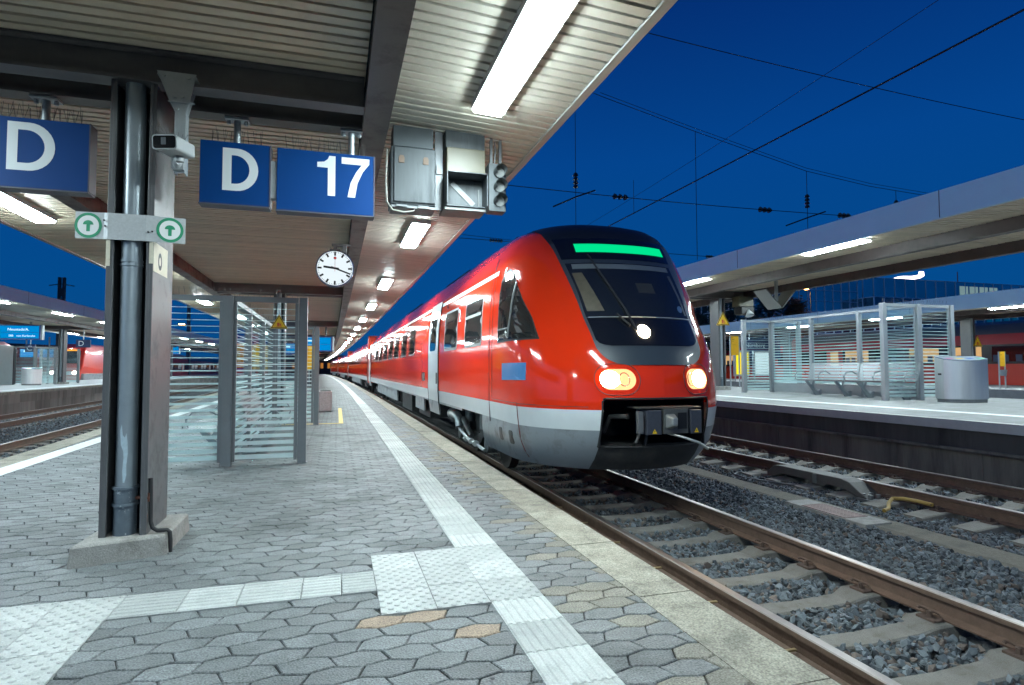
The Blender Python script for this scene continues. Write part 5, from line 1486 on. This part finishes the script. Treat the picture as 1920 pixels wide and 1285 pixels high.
D_BLUE = emit('display_blue', (.0, .27, .70), .75); D_TXT = emit('display_text', (.55, .85, 1.), 1.3)
def display(label, x0, x1, y, z0, z1, ztop, rows, group='blue train displays'):
    t = thing('train_display', label, 'display', ((x0+x1)/2, y, z0), group)
    m = MB(); m.box(x0-.08, x1+.08, y-.12, y+.12, z0-.06, z1+.06); m.build('case', mat('display_case', (.02, .05, .20), .4), t, bevel=.01)
    m = MB(); m.box(x0, x1, y-.124, y-.121, z0, z1); m.build('screen', D_BLUE, t)
    m = MB(); m.box(x1+.081, x1+.16, y-.12, y+.12, z0-.06, z1+.06); m.build('end_cap', M_STEEL, t)
    h = z1-z0; m = MB(); m.box(x0+.0, x1, y-.1255, y-.1245, z0+h*.46, z0+h*.48); m.build('divider', mat('display_case', (.02, .05, .2), .4), t)
    for (fx, fz, s, txt) in rows:
        if txt == '':      # too far to read: one pale line of type
            m = MB(); xx = x0+(x1-x0)*fx; m.box(xx, xx+(x1-x0)*.38, y-.1275, y-.1265, z0+h*fz, z0+h*fz+s*.55); m.build('text_line', D_TXT, t); continue
        textmesh('lettering', txt, s, D_TXT, t, facing_cam(x0+(x1-x0)*fx, y-.127, z0+h*fz), .001)
    for f in (.15, .85):
        m = MB(); xx = x0+(x1-x0)*f; m.cyl((xx, y, z1+.06), (xx, y, ztop), .05, n=10); m.build('hanging_rod', M_UNDERG, t)
    return t
display('large blue train display on the left platform reading Neustadt/A.', -18.4, -15.55, 38, 2.98, 3.78-.12, 3.9, [(.50, .62, .20, 'Neustadt/A.'), (.26, .66, .15, '21:40'), (.52, .14, .15, '585   von Karlsruhe')])
display('blue train display hanging over the near platform past the shelter', -1.75, -.30, 30, 2.20, 2.82, 3.34, [(.05, .68, .13, ''), (.05, .12, .12, '')])
display('small blue display farther down the near platform', -3.4, -2.4, 41, 2.35, 2.95, 3.34, [(.08, .6, .16, '')])
display('left of two far blue displays seen through the shelter glass', -25.5, -22.6, 78, 3.2, 4.0, 4.6, [(.1, .6, .3, '')])
display('right of two far blue displays seen through the shelter glass', -20.8, -18.0, 78, 3.2, 4.0, 4.6, [(.1, .6, .3, '')])
display('blue display behind the shelter on the left platform', -25.0, -22.7, 58, 2.35, 3.0, 4.0, [(.1, .6, .3, '')])

def small_sign(label, x, y, z, w, h, txt, ts):
    t = thing('platform_sign', label, 'sign', (x, y, z))
    m = MB(); m.box(x-w/2, x+w/2, y-.05, y+.05, z, z+h); m.build('panel', mat('sign_navy', (.01, .03, .10), .4), t)
    textmesh('lettering', txt, ts, M_SIGNW, t, facing_cam(x-w*.36, y-.053, z+h*.2), .001)
    m = MB(); m.cyl((x, y, z+h), (x, y, 3.95), .03, n=8); m.build('hanging_rod', M_STEEL, t)
    return t
small_sign('small dark sign with a white D under the left canopy', -15.7, 44.2, 2.72, .80, .50, 'D', .46)
small_sign('small dark sign with a white C beyond the left shelter', -21.0, 50, 2.55, .62, .55, 'C', .5)
t = thing('platform_sign', 'dark blue station name sign seen past the right edge of the train, reading Nürnberg', 'sign', (29, 35, 2.4))
m = MB(); m.box(27.4, 30.6, 34.95, 35.05, 2.62, 3.25); m.build('name_panel', mat('sign_navy2', (.02, .035, .10), .4), t); m = MB(); m.box(27.4, 30.6, 34.95, 35.05, 2.0, 2.6); m.build('letter_panel', mat('sign_navy3', (.03, .06, .16), .4), t)
textmesh('lettering', 'Nürnberg', .42, M_SIGNW, t, facing_cam(27.6, 34.94, 2.78), .001); textmesh('lettering', '\u2190 C', .42, M_SIGNW, t, facing_cam(27.7, 34.94, 2.12), .001)
m = MB(); m.cyl((28, 35, 3.25), (28, 35, 3.75), .04, n=8); m.cyl((30, 35, 3.25), (30, 35, 3.75), .04, n=8); m.build('hanging_rod', M_STEEL, t)
# poster cases beyond the right platform
for k, (x, w, c, s, lab) in enumerate(((26.6, 1.0, (.95, .82, .02), .9, 'bright yellow lit poster case past the edge of the train'), (28.4, 1.5, (.70, .88, .92), .8, 'pale blue lit poster case beside the post of the right platform'))):
    t = thing('poster_case', lab, 'poster case', (x, 34, .4))
    m = MB(); m.box(x-w/2-.1, x+w/2+.1, 34.0, 34.2, .75, 2.5); m.build('frame', M_POSTR, t, bevel=.02)
    m = MB(); m.box(x-w/2, x+w/2, 33.985, 33.998, .88, 2.38); m.build('poster', emit('poster_%d' % k, c, s), t)
    m = MB(); m.cyl((x-w/2, 34.1, .4), (x-w/2, 34.1, .75), .05, n=8); m.cyl((x+w/2, 34.1, .4), (x+w/2, 34.1, .75), .05, n=8); m.build('leg', M_POSTR, t)
# hanging pair of V set panels under the right canopy
t = thing('hanging_panels', 'pair of grey panels in a V on a pole under the right canopy', 'display back', (13.5, 15.6, 3.2))
m = MB(); m.cyl((13.55, 15.6, 3.45), (13.55, 15.6, 4.1), .055, n=14); m.build('pole', M_POSTR, t, smooth=True)
for s in (-1, 1):
    m = MB(); M2 = Matrix.Translation((13.5+s*.02, 15.6, 3.2)) @ Matrix.Rotation(rad(-48 if s > 0 else 46), 4, 'Y'); m.box(0 if s > 0 else -.80, .80 if s > 0 else 0, -.3, .3, -.02, .02, M=M2 @ Matrix.Rotation(rad(-s*76) if False else 0, 4, 'Y')); m.build('panel', mat('panel_back', (.20, .20, .195), .5, metal=.3), t, bevel=.008)
# loudspeaker with cone by the right post
t = thing('loudspeaker', 'dark boxy loudspeaker under the right canopy beside the post', 'loudspeaker', (14.1, 17.9, 3.2))
m = MB(); m.box(13.85, 14.45, 17.8, 18.2, 3.52, 3.88); m.build('mount', M_CREAM, t); m = MB(); m.box(13.9, 14.45, 17.75, 18.15, 3.22, 3.51); m.build('case', M_BLACK, t, bevel=.03)
m = MB(); m.cyl((14.18, 17.74, 3.39), (14.18, 17.66, 3.17), .03, .16, n=14); m.build('cone', M_SIGNW, t)
# brushed lift wall at the left edge
t = thing('lift_shaft', 'tall brushed steel wall of a lift at the left edge of the photo', 'lift', (-21.3, 46, .37))
m = MB(); m.prism([(-2.2, 0), (1.0, 0), (1.0, 2.35), (.6, 2.62), (-2.2, 2.75)], lambda u, v, a: (-20.0+u, 40+a, .37+v), 0, 3.0); m.build('steel_wall', mat('lift_steel_red_reflection', (.42, .14, .18), .3, metal=.8, var=.05, vs=1), t, bevel=.02)  # reflection of a red train is painted into the steel colour
m = MB(); m.box(-18.99, -18.93, 39.95, 43.0, .37, 2.75); m.build('edge_post', M_POSTR, t)
# ---------------------------------------------------------------- other trains
def far_loco():
    x, y, z = -23.4, 62, -.42
    t = thing('locomotive', 'red train front with a shining headlight on the far side of the left platform', 'train', (x, y, z))
    m = MB(); side = [(0, .55), (-.25, 1.3), (.35, 2.1), (1.5, 3.7), (2.3, 4.1), (18, 4.1), (18, .55)]
    n = len(side)
    ws = [1.15, 1.25, 1.25, 1.05, .95, .95, 1.4]
    vs = [(x-w, y+u, z+v) for (u, v), w in zip(side, ws)]+[(x+w, y+u, z+v) for (u, v), w in zip(side, ws)]
    m.add(vs, [(i, (i+1) % n, n+(i+1) % n, n+i) for i in range(n)]+[tuple(range(n-1, -1, -1)), tuple(range(n, 2*n))])
    m.build('body', mat('train_red_far', (.62, .04, .02), .3, coat=.6), t, bevel=.12)
    m = MB(); m.add([(x-.95, y+.42, z+2.25), (x+.95, y+.42, z+2.25), (x+.85, y+1.32, z+3.45), (x-.85, y+1.32, z+3.45)], [(0, 1, 2, 3)])
    for p in range(4): a, b, c = m.v[p]; m.v[p] = (a, b-.12, c+.03)
    m.build('windscreen', M_TGLASS, t)
    m = MB(); m.box(x-1.3, x+1.42, y+.1, y+18, z+.5, z+1.35); m.build('grey_skirt', M_TGREY, t, bevel=.05)
    m = MB(); m.box(x-1.0, x+1.0, y-.30, y-.1, z+1.25, z+1.55); m.build('white_bib', M_TWHITE, t)
    for s in (-.85, .85):
        m = MB(); m.cyl((x+s, y-.36, z+1.45), (x+s, y-.25, z+1.45), .13, n=14); m.build('headlight', emit('head_light_far', (1., .9, .75), 40), t)
    m = MB(); m.cyl((x, y+1.35, z+3.55), (x, y+1.2, z+3.55), .12, n=12); m.build('headlight', emit('head_light_far', (1, .9, .75), 40), t)
    m = MB(); m.box(x-.6, x+.6, y+1.15, y+1.25, z+3.42, z+3.6); m.build('destination_display', emit('display_amber', (1., .35, .02), 1.5), t)
    for yy in (3, 14):
        m = MB()
        for s in (-1, 1):
            for d in (-1.2, 1.2): m.cyl((x+s*.7, y+yy+d, z+.45), (x+s*.85, y+yy+d, z+.45), .45, n=18)
        m.build('wheelset', M_UNDER, t)
far_loco()
def coach(label, x, y, L, z, group, side, lower, band_c, win, upper=None, roofc=None, h=4.05, wins=8, lit=.9):
    """passenger coach with separate lit panes on the side that faces the near platform"""
    t = thing('passenger_coach', label, 'train', (x, y, z), group)
    m = MB(); pr = [(-1.4, .45), (-1.42, 2.6), (-1.35, 3.3), (-1.0, 3.85), (-.4, h), (.4, h), (1.0, 3.85), (1.35, 3.3), (1.42, 2.6), (1.4, .45)]
    k = len(pr); vs = [(x+u, yy, z+v) for yy in (y+.2, y+L-.2) for u, v in pr]
    fs = [(i, (i+1) % k, k+(i+1) % k, k+i) for i in range(k)]+[tuple(range(k-1, -1, -1)), tuple(range(k, 2*k))]
    m.v = vs; m.f = fs; m.t = [.5]*len(fs)
    m.m = [0 if i in (0, 8, 9) else (1 if i in (1, 7) else 2) for i in range(k)]+[0, 0]
    m.build('body', [lower, upper or lower, roofc or M_UNDER], t)
    xs = x+side*1.425
    m = MB(); m.box(min(xs, xs+side*.015), max(xs, xs+side*.015), y+.3, y+L-.3, z+1.65+.0, z+2.72); bd = m.build('window_band', band_c, t)
    xo = xs+side*.018
    for i in range(wins):
        y0 = y+1.8+(L-3.6)*i/wins; y1 = y0+(L-3.6)/wins-.55
        if i in (0, wins-1):      # entrance doors
            m = MB(); m.box(min(xs, xo+side*.02), max(xs, xo+side*.02), y0-.3, y0+1.1, z+.55, z+2.75); d_ = m.build('door', lower, t)
            m = MB(); m.box(min(xo+side*.021, xo+side*.03), max(xo+side*.021, xo+side*.03), y0+.05, y0+.75, z+1.6, z+2.6); m.build('door_pane', win, d_)
            continue
        m = MB(); m.box(min(xs+side*.016, xo+side*.012), max(xs+side*.016, xo+side*.012), y0, y1, z+1.78, z+2.62); w_ = m.build('window', win if (i+int(y)) % 3 else M_TGLASS, t)
        for q in (.2, .55, .8):
            m = MB(); m.box(min(xo+side*.013, xo+side*.02), max(xo+side*.013, xo+side*.02), y0+(y1-y0)*q, y0+(y1-y0)*q+.32, z+1.78, z+2.15); m.build('seat_back', mat('seat_navy', (.05, .07, .13), .7), w_)
    for yy in (y+4, y+L-4):
        m = MB(); m.box(x-1.1, x+1.1, yy-1.7, yy+1.7, z+.2, z+.6)
        for s in (-1, 1):
            for d in (-1.2, 1.2): m.cyl((x+s*.95, yy+d, z+.42), (x+s*1.1, yy+d, z+.42), .42, n=18)
        m.build('bogie', M_UNDER, t)
    m = MB(); m.box(x-1.0, x+1.0, y+7, y+L-7, z+.15, z+.44); m.build('equipment_box', M_UNDER, t)
    return t
warmw = emit('window_warm', (1., .62, .27), .55); coolw = emit('window_cool', (.75, .80, .85), .30)
dkred = mat('coach_crimson', (.45, .015, .04), .35, coat=.5); rdor = mat('coach_red', (.60, .035, .015), .35, coat=.5); dkb = mat('coach_dark', (.02, .021, .024), .25); roofg = mat('coach_roof', (.10, .105, .11), .5)
for k in range(4):
    coach(['red coach with warm lit windows parked behind the steel bin', 'red coach with warm lit windows seen through the right shelter', 'red coach of the far parked train past the shelter end', 'red coach of the far parked train hidden past the leading railcar'][k],
          36.2, 12.5+26*k-0, 25.6, -.15, 'coaches of the train parked on the far right', -1, rdor, dkb, warmw, dkred, roofg, wins=9)
lred = mat('coach_red_left', (.55, .03, .02), .35, coat=.4)
for k in range(3):
    coach(['red coach behind the red train front on the left', 'red coach of the left train seen through the shelter glass', 'last red coach of the left train'][k], -23.4-1.1*(k+1), 81+26*k, 25.6, -.42, 'coaches of the train on the far left', 1, lred, dkb, coolw, None, roofg, wins=9)
coach('red coach standing beyond the second left platform', -30, 70, 25.6, -.42, None, 1, lred, dkb, coolw, None, roofg, wins=9)

# ---------------------------------------------------------------- buildings, trees, masts
def glass_block(label, x0, x1, y0, y1, z0, z1, nx, nz, glass, face_x=True, lit=()):
    t = thing('office_building', label, 'building', ((x0+x1)/2, (y0+y1)/2, z0))
    m = MB(); m.box(x0, x1, y0, y1, z0, z1); m.build('glass_volume', glass, t)
    mul = mat('mullion', (.70, .72, .78), .5)
    m = MB()
    for i in range(nx+1):
        x = x0+(x1-x0)*i/nx; m.box(x-.06, x+.06, y0-.10, y0-.003, z0, z1)
    ny = max(2, int((y1-y0)/((x1-x0)/nx)))
    for i in range(ny+1):
        y = y0+(y1-y0)*i/ny; m.box(x0-.10, x0-.003, y-.06, y+.06, z0, z1)
    for j in range(nz+1):
        z = z0+(z1-z0)*j/nz; m.box(x0-.11, x1+.02, y0-.115, y0-.101, z-.05, z+.05); m.box(x0-.115, x0-.101, y0-.1, y1, z-.05, z+.05)
    m.build('mullions', mul, t)
    for (x, z, w, h, mm) in lit:
        m = MB(); m.box(x, x+w, y0-.04, y0-.012, z, z+h); m.build('lit_window', mm, t)
    return t
gl1 = mat('facade_glass', (.26, .42, .46), .10, metal=.9, var=.25, vs=.12); gl2 = mat('facade_glass_dark', (.10, .16, .20), .15, metal=.85, var=.3, vs=.2)
litw = emit('office_lit', (.45, .70, .75), .30); litd = emit('office_dim', (.0, .12, .30), .30)
glass_block('glass office building with a grid facade behind the right canopy', 57, 80, 74, 100, 0, 15.2, 14, 9, gl1)
glass_block('long glazed office wing with dark window bays at the right edge', 80, 150, 71, 95, 0, 12.4, 36, 3, gl2, lit=[(82+2*k, 8.6, 1.5, 3.1, litd) for k in range(33) if k % 5] )
glass_block('set back glazed top storey above the office wing', 81, 150, 76, 96, 12.4, 16.4, 30, 1, gl1, lit=[(105+2.4*k, 14.0, 2.0, 1.7, litw) for k in (0, 1, 2, 3)])
# illuminated roof sign: a sweeping tube
t = thing('roof_sign', 'white and pink glowing swoosh sign on the roof of the office building', 'neon sign', (97, 79, 16.4))
m = MB(); pts = [(93.6+.75*i, 79, 17.0+.08*i+.12*math.sin(i*.8)) for i in range(9)]+[(100.2, 79, 17.9), (100.2, 79, 18.3), (99.6, 79, 18.35)]
m.tube(pts, [.10, .14, .18, .22, .26, .28, .3, .32, .34, .34, .32, .2], 8); m.build('neon_tube', emit('neon_white', (1., .82, .92), 4.), t, smooth=True)
m = MB(); m.cyl((95, 79, 16.4), (95, 79, 17.1), .12, n=8); m.cyl((99, 79, 16.4), (99, 79, 17.4), .12, n=8); m.build('sign_post', M_UNDER, t)
t = thing('rooftop_unit', 'small rooftop plant with a thin mast on the office wing', 'rooftop plant', (118, 85, 16.4))
m = MB(); m.box(115, 122, 84, 88, 16.4, 17.2); m.cyl((117, 85, 17.2), (117, 85, 20.2), .1, n=6); m.box(116.3, 117.7, 84.6, 85.4, 17.2, 18.2); m.build('plant', mat('rooftop', (.25, .10, .14), .6), t)

def hall(label, x0, x1, y0, y1, h, ridge, col, windows=()):
    t = thing('station_building', label, 'building', ((x0+x1)/2, (y0+y1)/2, 0))
    m = MB(); m.box(x0, x1, y0, y1, -.8, h); m.build('walls', col, t)
    xc = (x0+x1)/2; m = MB(); m.add([(x0-.5, y0-.5, h), (x1+.5, y0-.5, h), (x1+.5, y1, h), (x0-.5, y1, h), (xc-2, y0+2, ridge), (xc+2, y0+2, ridge), (xc+2, y1, ridge), (xc-2, y1, ridge)], [(0, 1, 5, 4), (1, 2, 6, 5), (2, 3, 7, 6), (3, 0, 4, 7), (4, 5, 6, 7), (0, 3, 2, 1)]); m.build('roof', mat('roof_dark', (.012, .013, .018), .8), t)
    for (x, z, w, hh) in windows:
        m = MB(); m.box(x, x+w, y0-.06, y0-.01, z, z+hh); m.build('window', emit('window_amber', (.9, .35, .08), .35), t)
    return t
hall('dark roofed building rising behind the train roof', 22, 46, 92, 130, 15, 21, mat('wall_dark', (.03, .028, .03), .9))
hall('dark station building closing the far end of the tracks', -24, 10, 205, 225, 5.2, 6.5, mat('wall_brown', (.09, .05, .04), .9), [(-14+2.2*k, 1.6, .9, 1.8) for k in range(8)])
hall('low dark building beyond the left tracks', -140, -45, 150, 170, 6, 8, mat('wall_dark', (.03, .028, .03), .9), [(-120+9*k, 2.5, 1.2, 1.5) for k in range(8)])

def tree(label, x, y, h, r, seed, cols):
    rr = random.Random(seed)
    t = thing('tree', label, 'tree', (x, y, -.8), 'trees behind the right platform')
    m = MB(); m.tube([(x, y, -.8), (x+.1, y, h*.35), (x-.15, y+.1, h*.7), (x, y, h*.95)], [.28, .22, .12, .04], 8)
    for i in range(14):
        z = h*(.3+.045*i); a = rr.uniform(0, 6.28); L = r*(1.05-i*.05)
        m.tube([(x, y, z), (x+L*.5*math.cos(a), y+L*.5*math.sin(a), z+.3), (x+L*.9*math.cos(a), y+L*.9*math.sin(a), z+.25)], [.07, .045, .015], 5)
    m.build('trunk', mat('bark', (.06, .045, .035), .9), t)
    m = MB()
    for c in range(150):
        f = rr.random(); z = h*(.28+.72*f); R0 = r*(1.02-.85*f)*rr.uniform(.35, 1.0); a = rr.uniform(0, 6.28)
        cx, cy = x+R0*math.cos(a), y+R0*math.sin(a); s = rr.uniform(.35, .8); tn = rr.random()
        for k in range(34):
            px, py, pz = cx+rr.gauss(0, s*.5), cy+rr.gauss(0, s*.5), z+rr.gauss(0, s*.35); q = rr.uniform(.10, .2)
            u = Vector((rr.gauss(0, 1), rr.gauss(0, 1), rr.gauss(0, .6))).normalized()*q; v = u.orthogonal().normalized()*q*.5
            p = Vector((px, py, pz)); m.add([p-u, p+v, p+u, p-v], [(0, 1, 2, 3)], 0, min(1, max(0, tn+rr.gauss(0, .15))))
    m.build('crown', cols, t)
leafd = mat('leaves_dark', (.03, .045, .025), .8, tint=.6); leafo = mat('leaves_autumn', (.16, .07, .025), .8, tint=.6)
tree('tall dark tree behind the right post', 34.5, 47.0, 9.6, 3.6, 1, leafd)
tree('dark broad tree left of the glass building', 41, 48, 10.0, 3.8, 2, leafd)
tree('autumn brown tree under the hanging panels, lit by a street lamp', 43.5, 47.5, 8.0, 2.6, 3, leafo)
tree('dark tree just past the edge of the train', 31.0, 48, 8.6, 2.8, 4, leafd)
def street_lamp(label, x, y, h):
    t = thing('street_lamp', label, 'street lamp', (x, y, -.8), 'orange street lamps')
    m = MB(); m.cyl((x, y, -.8), (x, y, h), .09, .06, n=8); m.tube([(x, y, h), (x-.4, y-.2, h+.25), (x-.9, y-.4, h+.3)], .045, 6); m.build('pole', M_UNDERG, t, smooth=True)
    m = MB(); m.box(x-1.5, x-.8, y-.6, y-.25, h+.22, h+.34); m.build('lamp_head', emit('sodium', (1., .42, .08), 60.), t)
street_lamp('orange street lamp beside the autumn tree', 47.3, 49.5, 9.2)
street_lamp('orange street lamp seen high through the shelter glass', -25, 88, 9.2)
street_lamp('orange street lamp lower down in the shelter glass', -21.5, 100, 7.9)

def mast(label, x, y, h):
    t = thing('catenary_mast', label, 'mast', (x, y, -.8), 'overhead line masts')
    m = MB()
    for s in (-1, 1): m.box(x+s*.16-.09, x+s*.16+.09, y-.14, y+.14, -.8, h)
    for k in range(int((h+.8)/.9)): m.box(x-.08, x+.08, y-.12, y+.12, -.7+.9*k, -.0+.9*k)
    m.build('post', mat('mast_dark', (.03, .032, .04), .7), t); m = MB(); m.tube([(x-.9, y, h-.7), (x, y, h-.55), (x+.9, y, h-.7)], .04, 5); m.build('cross_arm', M_WIRE, t)
mast('dark mast rising above the left canopy', -22.1, 57.5, 9.0)
mast('distant mast beyond the left tracks seen through the shelter', -24, 110, 13)

# ---------------------------------------------------------------- overhead wires
def wire(label, pts, r=.012, cat='wire', name='overhead_wire', group=None, n=5):
    m = MB(); m.tube(pts, r, n); return tag(m.build(name, M_WIRE), label, cat, group)
def sagw(p, q, s, n=17):
    p, q = Vector(p), Vector(q); out = []
    for i in range(n):
        u = i/(n-1); v = p+(q-p)*u; v.z -= s*4*u*(1-u); out.append(tuple(v))
    return out
wire('thick contact wire running over the right track to the top right corner', [(8.2+bend(y), y, 5.76) for y in ysteps(-4, 120)], .016)
wire('thin messenger wire high above the right track', [(8.2+bend(y), y, 6.15+.75*((y-22)/22)**2 if y < 44 else 6.9) for y in [-4+2*i for i in range(25)]], .005)
wire('contact wire above the train on the near track', [(3.65+bend(y), y, 5.76) for y in ysteps(20, 140)], .012)
SYW = 13.6
def ins(t, p, q, n=4, r=.075):
    p, q = Vector(p), Vector(q); m = MB(); m.cyl(p, q, .028, n=8)
    for i in range(n):
        c = p+(q-p)*((i+.5)/n); d = (q-p).normalized()*.03; m.cyl(c-d, c+d, r, r*.7, n=14)
    m.build('insulator', M_INSUL, t)
t = thing('span_wire', 'lower cross span wire with ribbed insulators above the tracks', 'span wire', (9, SYW, 5.7))
zz = lambda x: 5.77-.05*math.sin((x-4)/10*3.14)
m = MB(); m.tube([(x, SYW, zz(x)) for x in lin(3.2, 17.5, 16)], .010, 5); m.build('wire', M_WIRE, t)
for x in (7.0, 11.5, 14.3): ins(t, (x-.22, SYW, zz(x)), (x+.22, SYW, zz(x)), 3, .08)
t = thing('span_wire', 'upper sagging double cross span wire with droppers above the tracks', 'span wire', (9, SYW, 7.5))
up = [(4.5, 8.85), (6.46, 8.33), (9.27, 7.72), (12.96, 6.98), (15.3, 6.74), (17.6, 6.64), (20, 6.6)]
m = MB(); m.tube([(x, SYW, z) for x, z in up], .009, 5); m.tube([(x, SYW, z+.09) for x, z in up[1:-1]], .007, 5); m.build('wire', M_WIRE, t)
for x, z0, z1, i0 in ((5.75, 8.55, 4.2, 6.05), (9.27, 7.72, 4.2, None), (12.96, 6.98, 5.0, 6.1), (16.3, 6.7, 6.0, 6.2)):
    m = MB(); m.tube([(x, SYW, z0), (x, SYW, z1)], .008, 4); m.build('dropper', M_WIRE, t)
    if i0: ins(t, (x, SYW, i0-.2), (x, SYW, i0+.2), 4, .07)
for x in (5.75, 12.96):
    m = MB(); m.tube([(x+.45, SYW-.2, 5.78), (x, SYW-.05, 5.62), (x-.5, SYW+.3, 5.42)], .02, 5); m.build('registration_arm', M_WIRE, t)
wire('straight cable crossing the sky at the upper right', sagw((3.6, 8.0, 6.62), (16, 8.0, 6.12), .1), .007)
for x, y, za in ((8.2, 16.5, None), ):
    wire('short dropper between messenger and contact wire', [(8.2, 15.1, 6.75-.0), (8.2, 15.1, 5.76)], .007)
t = thing('span_wire', 'farther cross span wire with insulators just above the train roof', 'span wire', (6, 24.5, 6.7))
m = MB(); m.tube([(x, 24.5, 6.95-.012*x) for x in lin(1, 24, 10)], .014, 5); m.tube([(x, 24.5, 7.3-.05*x) for x in lin(1, 8, 5)], .010, 5); m.build('wire', M_WIRE, t)
ins(t, (6.3, 24.5, 6.88), (6.9, 24.5, 6.87), 5, .09); ins(t, (17.2, 24.5, 6.74), (17.6, 24.5, 6.74), 3, .08)
